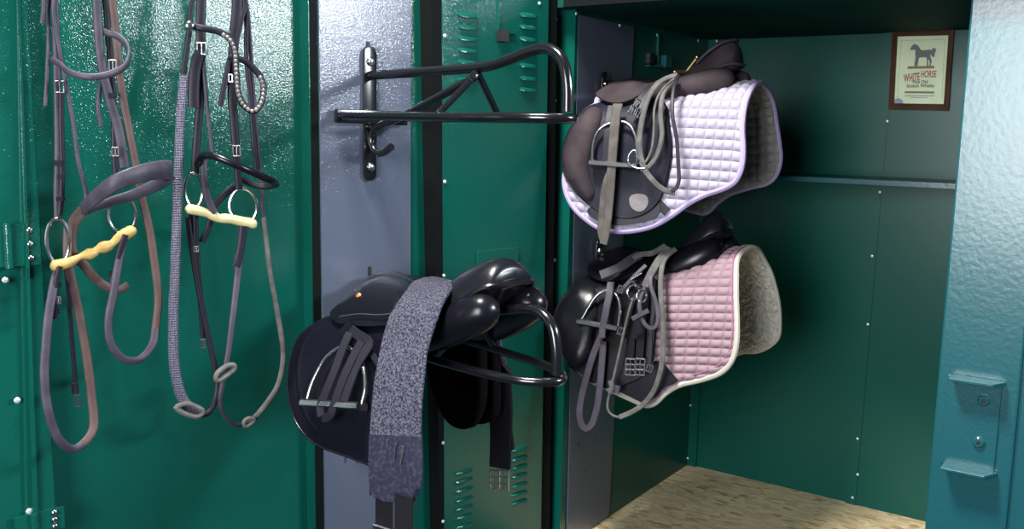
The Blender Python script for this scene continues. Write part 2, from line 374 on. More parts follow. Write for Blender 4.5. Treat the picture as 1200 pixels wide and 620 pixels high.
# left frame
e1 = ed(D, (20, 0), (30, 620), XB+.035); e2 = ed(D, (33, 0), (68, 620), XB+.035)
q = MB(); slab(q, XB-.02, XB+.035, e1, e2, ZB, ZT); jamb = struct(q.build('trim_2', GREEN, smooth=0, bevel=.003), D)
e3 = ed(D, (23, 0), (40, 620), XB+.045); e4 = ed(D, (24.5, 0), (46, 620), XB+.045)
q = MB(); slab(q, XB+.03, XB+.042, e3, e4, ZB, ZT); q.build('fold_ridge', GREEN, jamb, smooth=0)
q = MB(); slab(q, XB-.02, XB+.028, lambda z: e1(z)-.3, e1, ZB, ZT); jl = struct(q.build('trim_3', GREEN, smooth=0), D)
def hinge(parent, px, py, w, h, x):
    p = D.u(px, py, x=x); wm = D.m(p, w)*1.35; hm = D.m(p, h)
    q = MB().box((x, p[1]-wm/2, p[2]-hm/2), (x+.004, p[1]+wm/2, p[2]+hm/2)); hn = q.build('hinge', GREEN, parent, smooth=0)
    q = MB().tube([(x+.006, p[1]-wm*.12, p[2]-hm*.52), (x+.006, p[1]-wm*.12, p[2]+hm*.52)], .006, sm=False); q.build('hinge_pin', GREEN, hn)
    for k in (-.33, 0, .33):
        MB().disc((x+.004, p[1]+wm*.3, p[2]+hm*k), (1, 0, 0), .005, .004, 10).build('screw', STEEL, hn)
hinge(jamb, 16, 287, 42, 50, XB+.035); hinge(jamb, 46, 612, 40, 26, XB+.035)
rivets(jamb, [D.u(px, py, x=XB+.035) for px, py in ((6, 328), (20, 469), (34, 599))], (1, 0, 0), .005)
# ---- right-hand post with latch brackets
pL = lambda z: W.u(1139, 0, y=0)[0]
q = MB().box((.818, -.012, -.4), (.953, .035, 1.9)); rpost = struct(q.build('trim_4', BLUE_LIT_GREEN, smooth=0, bevel=.004))
q = MB().box((.952, -.004, -.4), (1.25, .03, 1.9)); rp2 = struct(q.build('trim_5', BLUE_LIT_GREEN, smooth=0))
def ww(px, py, y): return W.u(px, py, y=y)
# latch bracket: U plate with two flanges
zt, zb = ww(1140, 443, -.012)[2], ww(1130, 547, -.012)[2]
lb = MB().box((.835, -.0165, zb), (.925, -.012, zt)).build('latch_bracket', BLUE_LIT_GREEN, rpost, smooth=0, bevel=.001)
for z in (zt, zb):
    q = MB(); pts = [(.842, -.014, z), (.930, -.014, z), (.930, -.022, z), (.915, -.052, z), (.842, -.052, z)]
    q.prism([(x, y, z-.0025) for x, y, _ in pts], (0, 0, .005)); q.build('flange', BLUE_LIT_GREEN, lb, smooth=0, bevel=.0008)
for px, py in ((1153, 469), (1147, 518)):
    p = ww(px, py, -.0165)
    q = MB().disc(p, (0, -1, 0), .0105, .006, 16, .7); s_ = q.build('bolt', BLUE_LIT_GREEN, lb); MB().disc(p+np.array([0, -.0055, 0]), (0, -1, 0), .0045, .001, 6, .8).build('bolt_socket_shade', DARKHOLE, s_)
# ---- shelf along the back wall
YS = .50
p1, p2 = W.u(915, 207, y=YS), W.u(1122, 215, y=YS)
zs_ = (p1[2]+p2[2])/2
sh = thing('shelf', 'narrow green steel shelf across the back of the locker', 'shelf', Fr((.4, DEP, zs_), 0))
MB().box((-.39, YS-DEP, -.004), (.42, -.012, 0)).build('shelf_board', GREEN_IN, sh, smooth=0)
MB().box((-.39, YS-DEP-.003, -.011), (.42, YS-DEP, .001)).build('shelf_lip', BLUE_LIT_GREEN, sh, smooth=0)

# ---- framed print
fo = W.u(1079, 82, y=DEP-.008)
FP = Fr(fo, 0)
fr_ = thing('framed_print', 'small brown wooden frame with a pale green horse print above the shelf', 'picture', FP)
def fpx(px, py, y=-.016): return FP.u(px, py, y=y)
oc = [fpx(1045.5, 36), fpx(1117.5, 34.5), fpx(1111, 129.5), fpx(1040.5, 128)]
ic = [fpx(1051, 42.5), fpx(1111, 41), fpx(1105.5, 122), fpx(1047, 121)]
def fpt(u, v):    # 0..1 inside the inner print
    a = ic[0]+(ic[1]-ic[0])*u; b_ = ic[3]+(ic[2]-ic[3])*u; return a+(b_-a)*v
q = MB()
for i in range(4):
    j = (i+1) % 4; o0, o1, i0, i1 = oc[i].copy(), oc[j].copy(), ic[i].copy(), ic[j].copy()
    R = []
    for (o_, i_) in ((o0, i0), (o1, i1)):
        mid = o_*.4+i_*.6
        R.append([(o_[0], .0, o_[2]), (o_[0], -.013, o_[2]), (mid[0], -.017, mid[2]), (i_[0], -.012, i_[2]), (i_[0], .0, i_[2])])
    q.loft(R)
q.build('frame', WOOD, fr_, smooth=0)
PAPER = mat('pale green paper', (.68, .76, .52), .6, col2=(.58, .68, .46), cscale=14); INKG = mat('grey ink', (.15, .16, .16), .7)
INKR = mat('red brown ink', (.33, .06, .03), .7); INKK = mat('black ink', (.03, .035, .03), .7); INKO = mat('olive ink', (.20, .16, .05), .7); INKB = mat('soft blue ink', (.25, .29, .42), .7)
q = MB(); q.hexa([(p[0], -.004, p[2]) for p in (ic[3], ic[2], ic[1], ic[0])]+[(p[0], -.006, p[2]) for p in (ic[3], ic[2], ic[1], ic[0])])
pr_ = q.build('print', PAPER, fr_, smooth=0)
def plate(uv, m_, name, dy=-.0066):
    pts = [fpt(u, v) for u, v in uv]; loop = [(p[0], p[2]) for p in pts]
    r = delaunay_2d_cdt([Vector(p) for p in loop], [(i, (i+1) % len(loop)) for i in range(len(loop))], [], 1, 1e-7)
    b_ = MB(); n = len(r[0]); b_.add([(v.x, dy, v.y) for v in r[0]]+[(v.x, -.006, v.y) for v in r[0]], [tuple(t) for t in r[2]]+[tuple(i+n for i in t[::-1]) for t in r[2]])
    return b_.build(name, m_, pr_, smooth=0)
HZ = [(214, 175), (222, 158), (236, 147), (244, 150), (255, 155), (266, 168), (274, 182), (290, 184), (310, 181), (325, 180), (333, 184), (338, 174), (348, 171), (357, 178), (356, 192), (351, 205), (352, 218), (344, 224), (334, 214), (333, 204), (328, 212), (331, 226), (338, 240), (336, 256), (334, 271), (326, 271), (328, 252), (322, 240), (318, 232), (318, 250), (321, 271), (312, 271), (311, 250), (308, 225), (296, 222), (276, 224), (266, 226), (264, 245), (261, 262), (264, 271), (250, 271), (252, 250), (249, 272), (242, 272), (243, 245), (246, 225), (243, 205), (244, 188), (238, 178), (228, 181), (218, 183)]
X0, X1, Y0, Y1 = 140, 421, 104, 484
def hz(p): return ((p[0]-X0)/(X1-X0), (p[1]-Y0)/(Y1-Y0))
plate([hz(p) for p in HZ], INKG, 'horse_emblem')
plate([hz(p) for p in ((206, 273), (354, 271), (353, 285), (205, 287))], INKO, 'plinth')
# dashed border line
bl = MB()
def dash(a, b_, n):
    a, b_ = np.array(a), np.array(b_)
    for i in range(n):
        u0, u1 = a+(b_-a)*(i/n), a+(b_-a)*((i+.55)/n); p0, p1 = fpt(*u0), fpt(*u1)
        d_ = nrm(p1-p0); nn = np.array([-d_[2], 0, d_[0]])*.0004
        bl.add([(p[0]+s_*nn[0], -.0064, p[2]+s_*nn[2]) for p, s_ in ((p0, 1), (p0, -1), (p1, -1), (p1, 1))], [(0, 1, 2, 3)])
dash((.08, .06), (.93, .06), 16); dash((.93, .06), (.95, .93), 20); dash((.08, .06), (.06, .93), 20)
bl.build('border_line', INKK, pr_, smooth=0)
plate([hz(p) for p in ((134, 470), (150, 456), (170, 455), (184, 464), (190, 476), (190, 483), (131, 483))], INKB, 'corner_patch')
def text(s, u, v, hgt, m_, wid, name, rot=0, bold=.022):
    cu = bpy.data.curves.new(name, 'FONT'); cu.body = s; cu.align_x = 'CENTER'; cu.offset = bold; cu.size = 1
    to = bpy.data.objects.new(name+'_src', cu); COL.objects.link(to); bpy.context.view_layer.update()
    me = bpy.data.meshes.new_from_object(to.evaluated_get(bpy.context.evaluated_depsgraph_get())); bpy.data.objects.remove(to)
    xs = [v_.co.x for v_ in me.vertices]; w0 = max(xs)-min(xs); c = fpt(u, v)
    for v_ in me.vertices:
        x, z = v_.co.x/w0*wid, v_.co.y*hgt
        v_.co = (c[0]+x*math.cos(rot)-z*math.sin(rot), -.0066, c[2]+z*math.cos(rot)+x*math.sin(rot))
    me.materials.append(m_); o = bpy.data.objects.new(name, me); COL.objects.link(o); o.parent = pr_; return o
pw = abs(ic[1][0]-ic[0][0]); ph = abs(ic[0][2]-ic[3][2])
text('WHITE', .33, .665, ph*.165, INKR, pw*.32, 'red_lettering', .10); text('HORSE', .655, .605, ph*.135, INKR, pw*.30, 'red_lettering', -.02)
text('Fine Old', .50, .695, ph*.062, INKK, pw*.29, 'black_lettering'); text('Scotch Whisky', .51, .755, ph*.07, INKK, pw*.55, 'black_lettering')
plate([(.20, .815), (.79, .815), (.79, .845), (.20, .845)], INKO, 'small_print_line')
plate([(.20, .875), (.80, .870), (.80, .885), (.20, .890)], INKB, 'small_print_line')
plate([(.32, .905), (.66, .902), (.66, .913), (.32, .916)], INKB, 'small_print_line')
q = MB(); q.hexa([(p[0], -.009, p[2]) for p in (ic[3], ic[2], ic[1], ic[0])]+[(p[0], -.0102, p[2]) for p in (ic[3], ic[2], ic[1], ic[0])]); q.build('glass', GLASS, fr_, smooth=0)

# ================================================================== SADDLE RACKS
def rack(fr, L, label, ztop=.118, tube_r=.0088):
    t = thing('saddle_rack', label, 'saddle rack', fr, 'black tube saddle racks')
    pts = []
    zt, zb = ztop, -.108
    for k in range(9): a = math.pi*k/8; pts.append((.004, .0145*math.cos(a), zt+.0145*math.sin(a)))
    for k in range(9): a = math.pi+math.pi*k/8; pts.append((.004, .0145*math.cos(a), zb+.0145*math.sin(a)))
    MB().prism(pts, (.005, 0, 0)).build('back_plate', BLACKTUBE, t, smooth=30, bevel=.0008)
    for z in (zt-.014, -.096): MB().disc((.009, 0, z), (1, 0, 0), .0085, .007, 14, .6).build('bolt', STEEL, t)
    q = MB()   # cross bar: shallow channel with rounded end caps
    q.prism([(.009, -.082, .013), (.009, .081, .013), (.022, .081, .010), (.022, .081, -.012), (.009, .081, -.016), (.009, -.082, -.013), (.022, -.086, -.010), (.022, -.086, .010)][:1]+[(.009, .081, .013), (.009, .081, -.015), (.009, -.082, -.013)], (.011, 0, 0))
    q.build('cross_bar', BLACKTUBE, t, bevel=.003)
    k = L/.53
    P = [(.012, 0, .078), (.12*k, 0, .079), (.26*k, 0, .081), (.345*k, 0, .084), (.40*k, 0, .094), (.45*k, 0, .105), (.485*k, 0, .104), (.512*k, 0, .086), (.523*k, 0, .05), (.525*k, 0, .010)]
    MB().tube(P, tube_r, 12, n=60).build('top_tube', BLACKTUBE, t)
    e = L
    P = [(.018, -.072, .0), (.15*k, -.070, 0), (.32*k, -.066, 0), (.43*k, -.058, 0), (.495*k, -.040, 0), (e, 0, 0), (.495*k, .040, 0), (.43*k, .058, 0), (.32*k, .066, 0), (.15*k, .070, 0), (.018, .072, 0)]
    MB().tube(P, tube_r*.86, 12, n=90).build('lower_loop', BLACKTUBE, t)
    ax = .318*k
    for s_, xe in ((-1, .298*k), (1, .298*k)):
        MB().tube([(ax, 0, .073), (xe, s_*.067, .004)], .006, 8, sm=False).build('strut', BLACKTUBE, t)
    P = [(ax-.01, 0, .066), (.20*k, 0, .030), (.10, 0, -.002), (.035, 0, -.018), (.016, 0, -.030), (.013, 0, -.050), (.026, 0, -.066), (.05, 0, -.067), (.078, 0, -.055)]
    MB().tube(P, .0072, 10, n=60).build('hook_rod', BLACKTUBE, t)
    MB().disc((ax+.006, -.012, .068), (0, -1, 0), .009, .004, 12).build('pivot', BLACKTUBE, t)
    return t
RA = Fr(D.w(D.u(431, 137, x=.004)), ANG)
M = Fr(D.w((.004, -.515, -.102)), ANG)
rack(RA, .535, 'empty black tubular saddle rack on the blue grey door plate')
rack(M, .525, 'black tubular saddle rack holding the plain black saddle on the door', .080)
A = Fr([.006, .124, 1.02], 0); B = Fr([.006, .124, .62], 0)
rack(A, .33, 'rack inside the locker behind the saddle with the white pad'); rack(B, .33, 'rack inside the locker behind the saddle with the pink pad')

# ================================================================== shells for draped things
class Shell:
    def __init__(s, fr, curve, zs, wf):
        s.fr = fr; P = crom(np.array([(0, y, z) for y, z in curve]), n=160)
        d = np.concatenate([[0], np.cumsum(np.linalg.norm(np.diff(P, axis=0), axis=1))])
        s.h, s.cy, s.cz = d, P[:, 1], P[:, 2]; s.zs = zs; s.wf = wf
        g = np.gradient(P, d, axis=0); s.ny, s.nz = -g[:, 2], g[:, 1]
    def pos(s, x, t, off=0.):
        h = abs(t); sg = -1 if t < 0 else 1
        y, z, ny, nz = (np.interp(h, s.h, q) for q in (s.cy, s.cz, s.ny, s.nz))
        if h > s.h[-1]: z -= h-s.h[-1]
        return np.array([x, sg*(y*s.wf(x)+ny*off), s.zs(x)+z+nz*off])
    def normal(s, x, t):
        h = abs(t); sg = -1 if t < 0 else 1
        return nrm((0, sg*np.interp(h, s.h, s.ny), np.interp(h, s.h, s.nz)))
    def hit(s, px, py, side=-1, off=0., lo=0.):
        d = s.fr.R.T@ray(px, py); o = s.fr.cam; H = np.linspace(max(lo, 1e-6), s.h[-1]*1.25, 160)
        cy, cz, ny, nz = (np.interp(H, s.h, q) for q in (s.cy, s.cz, s.ny, s.nz)); cz = cz-np.maximum(0, H-s.h[-1])
        x = np.full_like(H, .2)
        for _ in range(6): t = (side*(cy*s.wf(x)+ny*off)-o[1])/d[1]; x = o[0]+d[0]*t
        r = o[2]+d[2]*t-(s.zs(x)+cz+nz*off)
        k = np.nonzero(r[:-1]*r[1:] <= 0)[0]
        if len(k):
            k = k[0]; a = r[k]/(r[k]-r[k+1]) if r[k] != r[k+1] else 0
            return (x[k]+(x[k+1]-x[k])*a, side*(H[k]+(H[k+1]-H[k])*a))
        k = int(np.argmin(np.abs(r))); return (x[k], side*H[k])
    def trace(s, pts, side=-1, off=0., n=None, closed=False):
        Q = np.array([s.hit(px, py, side, off) for px, py in pts]); return Q
def inside(p, poly):
    x, y = p; c = False; n = len(poly)
    for i in range(n):
        x1, y1 = poly[i]; x2, y2 = poly[i-1]
        if (y1 > y) != (y2 > y) and x < (x2-x1)*(y-y1)/(y2-y1)+x1: c = not c
    return c
def sheet(mb, sh, outline, step, thick, off=0., bump=None, both=True):
    """closed double skin over polygon outline (x,t) on shell sh"""
    O = np.array(outline); lo, hi = O.min(0), O.max(0); pts = [tuple(p) for p in O]; n0 = len(pts)
    seg = np.roll(O, -1, 0)-O; L2 = (seg**2).sum(1)+1e-12
    ti = 0; y = lo[1]+step*.5
    while y < hi[1]:
        x = lo[0]+step*(.5 if ti % 2 else .25)
        while x < hi[0]:
            p = np.array((x, y))
            if inside(p, pts[:n0]):
                k = np.clip(((p-O)*seg).sum(1)/L2, 0, 1); dd = np.linalg.norm(O+seg*k[:, None]-p, axis=1).min()
                if dd > step*.45: pts.append((x, y))
            x += step
        y += step*.87; ti += 1
    r = delaunay_2d_cdt([Vector(p) for p in pts], [(i, (i+1) % n0) for i in range(n0)], [], 1, 1e-6)
    V = [np.array((v.x, v.y)) for v in r[0]]; F = [tuple(t) for t in r[2]]; n = len(V)
    top = []; bot = []
    for p in V:
        k = np.clip(((p-O)*seg).sum(1)/L2, 0, 1); dd = np.linalg.norm(O+seg*k[:, None]-p, axis=1).min()
        bb = bump(p[0], p[1], dd) if bump else 0
        top.append(sh.pos(p[0], p[1], off+thick+bb)); bot.append(sh.pos(p[0], p[1], off))
    cnt = {}
    for t in F:
        for i in range(3):
            e = (t[i], t[(i+1) % 3]); cnt[e] = 1
    side = [(a, b_, b_+n, a+n) for (a, b_) in cnt if (b_, a) not in cnt]
    mb.uv = [tuple(p) for p in V]*2
    return mb.add(top+bot, F+[tuple(i+n for i in t[::-1]) for t in F]+side)
def close2(P, n): return crom(np.hstack([np.array(P), np.zeros((len(P), 1))]), n=n, closed=True)[:, :2]
def strap_on(mb, sh, px, wpx, t, off, side=-1, n=None, lift=None, ws=1.):
    """strap lying over a shell, given by its centre line"""
    P, N, Wd = [], [], []
    px = crom(np.array([(a, b_, 0) for a, b_ in px]), n=n or max(8, 4*len(px)))[:, :2]
    k = len(px)
    for i, (a, b_) in enumerate(px):
        x, tt = sh.hit(a, b_, side, off); l = 0 if lift is None else lift*math.sin(math.pi*i/(k-1))
        p = sh.pos(x, tt, off+l); P.append(p)
        nn = sh.normal(x, tt); vd = nrm(sh.fr.cam-p); N.append(nrm(nn*.6+vd*.6))
        wv = wpx[0]+(wpx[1]-wpx[0])*i/(k-1) if isinstance(wpx, tuple) else wpx
        Wd.append(sh.fr.m(p, wv)*ws)
    P = np.array(P); Q = P.copy()
    for _ in range(2): Q[1:-1] = (Q[:-2]+2*Q[1:-1]+Q[2:])/4
    mb.ribbon(Q, np.array(N), np.array(Wd), t, sm=False); return Q
def tube_on(mb, sh, px, rpx, off, side=-1, closed=False, n=None, seg=10):
    px = crom(np.array([(a, b_, 0) for a, b_ in px]), n=n or max(8, 4*len(px)), closed=closed)[:, :2]
    P = [sh.pos(*sh.hit(a, b_, side, off), off) for a, b_ in px]; r = sh.fr.m(P[0], rpx)
    mb.tube(P, r, seg, closed=closed, sm=False); return P
def buckle(mb, fr, c, N, up, w, h, r=.0018, prong=True):
    """rectangular frame buckle"""
    c = np.array(c); N = nrm(N); up = nrm(np.array(up)-N*(np.array(up)@N)); s_ = np.cross(up, N)
    q = [c+s_*w/2*a+up*h/2*b_ for a, b_ in ((-1, -1), (1, -1), (1, 1), (-1, 1))]
    for i in range(4): mb.tube([q[i], q[(i+1) % 4]], r, 6, sm=False)
    if prong: mb.tube([c+up*h*.5, c-up*h*.55+N*.001], r*.8, 6, sm=False)
def seat_body(mb, st, p=2.3, e=.75):
    st = crom(np.array([(x, w, zt, ze, zb) for x, w, zt, ze, zb in st]), n=46); R = []
    for x, w, zt, ze, zb in st:
        ring = []
        for v in np.linspace(-1, 1, 25):
            s_ = math.sin(v*math.pi/2); ring.append((x, w*s_, ze+(zt-ze)*(1-abs(s_)**p)**e))
        for v in np.linspace(1, -1, 13)[1:-1]:
            ring.append((x, w*v*.97, ze-(ze-zb)*(1-abs(v)**2.5)**.5))
        R.append(ring)
    return mb.loft(R)
def roll(mb, path, closed_end=True):
    """padded panel roll; path of (x,y,z,ry,rz)"""
    P = crom(np.array(path), n=40); R = []
    for i in range(len(P)):
        T = nrm(P[min(i+1, 39)][:3]-P[max(i-1, 0)][:3]); s_ = nrm(np.cross(T, (0, 0, 1))); u_ = np.cross(s_, T)
        R.append([P[i][:3]+s_*P[i][3]*math.cos(t)+u_*P[i][4]*math.sin(t) for t in np.linspace(0, 2*math.pi, 20, endpoint=False)])
    return mb.loft(R)
def edge_tube(mb, sh, outl, off, r, closed=True):
    P = [sh.pos(x, t, off) for x, t in outl]; mb.tube(P, r, 8, closed=closed, sm=False)
def iron(mb, sh, arch, off, tread_w=.032, rpx=2.2, lift=0.):
    px = crom(np.array([(a, b_, 0) for a, b_ in arch]), n=28)[:, :2]
    P = np.array([sh.pos(*sh.hit(a, b_, -1, off), off) for a, b_ in px])
    # flatten the arch into the plane of its two feet and top
    o_, t_, a_ = P[0], P[-1], P[len(P)//2]; nn = nrm(np.cross(t_-o_, a_-o_)); P = np.array([p-nn*((p-o_)@nn) for p in P])
    r = sh.fr.m(P[0], rpx); mb.tube(P, r, 10, sm=False)
    if nn[1] > 0: nn = -nn
    ax = nrm(P[-1]-P[0]); up = nrm(np.cross(ax, nn)); up = up if up[2] > 0 else -up
    a, b_ = P[0]-ax*.003, P[-1]+ax*.003
    R = [[q+nn*x*tread_w/2+up*z for x, z in ((-1, .003), (-.8, .006), (.8, .006), (1, .003), (1, -.005), (.8, -.007), (-.8, -.007), (-1, -.005))] for q in (a, b_)]
    mb.loft(R); return P

# ================================================================== MIDDLE BLACK SADDLE
mid = Shell(M, [(0, 0), (.05, -.008), (.085, -.030), (.115, -.065), (.140, -.105), (.158, -.16), (.170, -.22), (.180, -.30)],
            lambda x: .098, lambda x: np.interp(x, [0, .05, .25, .45], [1.24, 1.22, 1.05, .95]))
s1 = thing('saddle', 'plain black leather saddle without a pad on the door rack, girth over its seat', 'saddle', M, 'saddles on racks')
def flap_pair(par, sh, px, thick, off, m_, name, step=.012, bump=None, far=True, n=70, fm=None):
    o = close2(sh.trace(px, -1, off), n); q = MB(); sheet(q, sh, o, step, thick, off, bump); a = q.build(name, m_, par, smooth=50)
    if far:
        o2 = o.copy(); o2[:, 1] *= -1; q = MB(); sheet(q, sh, o2[::-1], step*1.5, thick, off, None); q.build(name, fm or m_, par, smooth=50)
    return o, a
flap_px = [(393, 372), (372, 380), (353, 396), (342, 424), (340, 455), (347, 490), (362, 512), (380, 524), (408, 534), (438, 545), (456, 546), (472, 538), (483, 515), (490, 480), (497, 440), (500, 405), (482, 384), (440, 377)]
flap_o, fl = flap_pair(s1, mid, flap_px, .005, .0, LEATHER_M, 'flap', far=False)
q = MB(); edge_tube(q, mid, flap_o, .0035, .0028); q.build('flap_piping', LEATHER, fl)
# block under the flap front edge
q = MB(); tube_on(q, mid, [(388, 378), (368, 392), (356, 416), (354, 450), (362, 484), (376, 506)], 7, -.004); q.build('knee_roll', LEATHER_M, s1)
# seat
q = MB(); seat_body(q, [(.008, .030, .085, .060, .050), (.02, .052, .104, .055, .045), (.05, .062, .118, .052, .04), (.09, .066, .119, .050, .038), (.14, .068, .112, .048, .035), (.19, .072, .104, .047, .035), (.24, .079, .106, .050, .035), (.275, .082, .124, .058, .04), (.31, .081, .150, .072, .055), (.345, .076, .169, .094, .076), (.375, .068, .179, .118, .10), (.395, .058, .181, .135, .12), (.409, .049, .174, .143, .131), (.414, .044, .165, .146, .137)])
q.build('seat', SEATL, s1, smooth=60)
q = MB()
q.tube([(.15, -.070, .045), (.22, -.077, .046), (.27, -.084, .056), (.31, -.084, .071), (.345, -.079, .093), (.375, -.071, .117), (.397, -.060, .135), (.414, -.046, .142), (.421, -.02, .143), (.421, .02, .143), (.414, .046, .142), (.397, .060, .135), (.375, .071, .117), (.345, .079, .093), (.31, .084, .071), (.27, .084, .056), (.22, .077, .046), (.15, .070, .045)], .0048, 8)
q.build('cantle_welt', LEATHER, s1)
for s_ in (-1, 1):
    q = MB(); roll(q, [(.12, s_*.088, .018, .010, .010), (.16, s_*.090, .016, .026, .020), (.23, s_*.084, .022, .030, .026), (.29, s_*.076, .042, .031, .029), (.34, s_*.068, .066, .033, .033), (.385, s_*.058, .091, .034, .034), (.415, s_*.050, .106, .026, .027), (.427, s_*.046, .112, .009, .009)])
    q.build('panel', LEATHER, s1, smooth=70)
# skirt
skirt_px = [(389, 369), (397, 360), (412, 347), (430, 333), (452, 326), (472, 328), (488, 338), (492, 352), (480, 372), (466, 381), (440, 384), (415, 383), (396, 379)]
sko, sk = flap_pair(s1, mid, skirt_px, .006, .010, LEATHER, 'skirt', .012, bump=lambda x, t, d: .010*min(1, d/.03))
q = MB(); tube_on(q, mid, [(398, 371), (420, 368), (445, 369), (470, 366)], .7, .0275); q.build('stitch_line', STRAP, sk)
p = mid.hit(422, 348.5, -1, .02); q = MB().disc(mid.pos(*p, .0245), mid.normal(*p), .006, .004, 14); q.build('badge', COPPER, sk)
# sweat flaps on the far side, dark and hanging below the rack
q = MB()
for k, px in enumerate(([(508, 400), (505, 440), (516, 478), (528, 497), (545, 503), (556, 496), (566, 470), (568, 430), (566, 395), (540, 385)], [(535, 400), (540, 460), (552, 490), (566, 497), (580, 486), (583, 450), (582, 405), (560, 390)])):
    o = close2([M.u(a, b_, y=.10+.055*k)[[0, 2]] for a, b_ in px], 50)
    R = []
    for dy, sc in ((-.012, .93), (-.008, 1), (.008, 1), (.012, .93)):
        c = o.mean(0); R.append([(c[0]+(p_[0]-c[0])*sc, .10+.055*k+dy+.05*(p_[1]-c[1])*-1, c[1]+(p_[1]-c[1])*sc) for p_ in o])
    b_ = MB().loft(R); b_.build(('sweat_flap', 'flap')[k], VELVET, s1, smooth=60)
# stirrup
q = MB(); iron(q, mid, [(359, 472), (364, 449), (377, 423), (390, 411), (403, 406), (415, 412), (424, 430), (427, 455), (423, 476)], .024, .026, 2.6); q.build('stirrup_iron', STEEL, s1)
q = MB()
strap_on(q, mid, [(410, 390), (403, 405), (394, 430), (384, 455), (375, 478), (377, 488)], 11, .004, .034)
strap_on(q, mid, [(424, 400), (414, 418), (402, 445), (393, 470), (386, 490), (378, 490)], 11, .004, .036)
strap_on(q, mid, [(411, 386), (424, 396), (434, 401), (428, 412), (417, 430), (408, 455), (401, 474)], 12, .004, .030)
strap_on(q, mid, [(428, 405), (438, 418), (447, 433), (460, 448)], 7, .003, .018)
q.build('stirrup_leather', STRAP_D, s1)
q = MB(); strap_on(q, mid, [(402, 384), (413, 393), (424, 399)], 20, .004, .02); q.build('bar_cover', LEATHER, s1)
for x_ in (405, 419): q = MB(); strap_on(q, mid, [(x_+6, 500), (x_+1, 530), (x_-1, 543)], (11, 2), .003, -.006); q.build('billet', STRAP, s1)
# girth over the seat
g1 = thing('girth', 'hair-dusted dark girth draped over the seat of the plain black saddle', 'girth', M, 'girths')
q = MB(); P = []
for a, b_, of in ((464, 588, .030), (464, 583, .030), (463, 572, .030), (463, 545, .030), (463, 510, .030), (465, 472, .031), (469, 435, .033), (475, 402, .036)):
    P.append(mid.pos(*mid.hit(a, b_, -1, of), of))
P += [M.u(486, 368, y=-.130), M.u(497, 349, y=-.095), M.u(506, 338, y=-.055), M.u(513, 333, y=-.01)]
P += [np.array(p) for p in ((.208, .045, .109), (.20, .09, .082), (.19, .135, .02), (.19, .17, -.06))]
P = np.array(P); N = [(.25, -1, .1)]*6+[(.25, -1, .12), (.2, -1, .3), (.2, -1, .6), (.15, -.8, 1), (.1, -.45, 1), (0, -.05, 1), (0, .4, 1), (0, .9, .6), (.0, 1, .2), (0, 1, .1)]
q.ribbon(P, N, [.050, .082, .100, .106, .103, .101, .100, .099, .098, .096, .094, .092, .088, .08, .07, .06], .011, n=90)
gb = q.build('girth_body', GIRTH, g1)
q = MB(); q.ribbon(P[:5], N[:5], [.052, .085, .103, .109, .106], .0135, n=30); q.build('girth_end', NAVY, g1)
for k in (-.030, -.012, .010, .028):
    q = MB(); c = (P[3]+P[4])/2+np.array([k, -.008, 0]); q.ribbon([c+np.array([.003, 0, .016]), c, c+np.array([-.003, 0, -.016])], (.25, -1, 0), .0022, .003); q.build('stitching', STRAP_G, g1)
for k in (-1, 1):
    q = MB(); a = P[0]; e_ = np.array([.68, 0, 0])
    c0 = a+np.array([k*.026, -.004, .02]); q.ribbon([c0, c0+np.array([0, 0, -.04]), c0+np.array([0, .0, -.085])], (.25, -1, 0), .036, .004); q.build('buckle_strap', WEB, g1)
for k in (-1, 1):
    q = MB(); c0 = P[0]+np.array([k*.026, -.006, -.068])
    buckle(q, M, c0, (.25, -1, 0), (0, 0, 1), .040, .036, .0024); buckle(q, M, c0+np.array([0, 0, .0]), (.25, -1, 0), (0, 0, 1), .040, .012, .002, False); q.build('buckle', STEEL, g1)
# far end hanging behind
q = MB(); FP_ = [M.u(a, b_, y=.19) for a, b_ in ((583, 385), (585, 430), (587, 480), (587, 515), (586, 548))]
q.ribbon([(.195, .18, -.06)]+FP_[1:], (.5, -1, 0), [.06, .052, .05, .046, .046], .008); q.build('far_end', WEB, g1)
q = MB(); q.ribbon([M.u(594, 490, y=.20), M.u(597, 515, y=.20), M.u(598, 527, y=.20)], (.5, -1, 0), [.014, .018, .018], .006); q.build('strap_tip', WEB, g1)
for px_ in (579.5, 590):
    q = MB(); c0 = M.u(px_, 563, y=.188); buckle(q, M, c0, (.6, -1, 0), (0, 0, 1), .020, .042, .002); buckle(q, M, c0, (.6, -1, 0), (0, 0, 1), .020, .014, .0016, False); q.build('buckle', STEEL, g1)

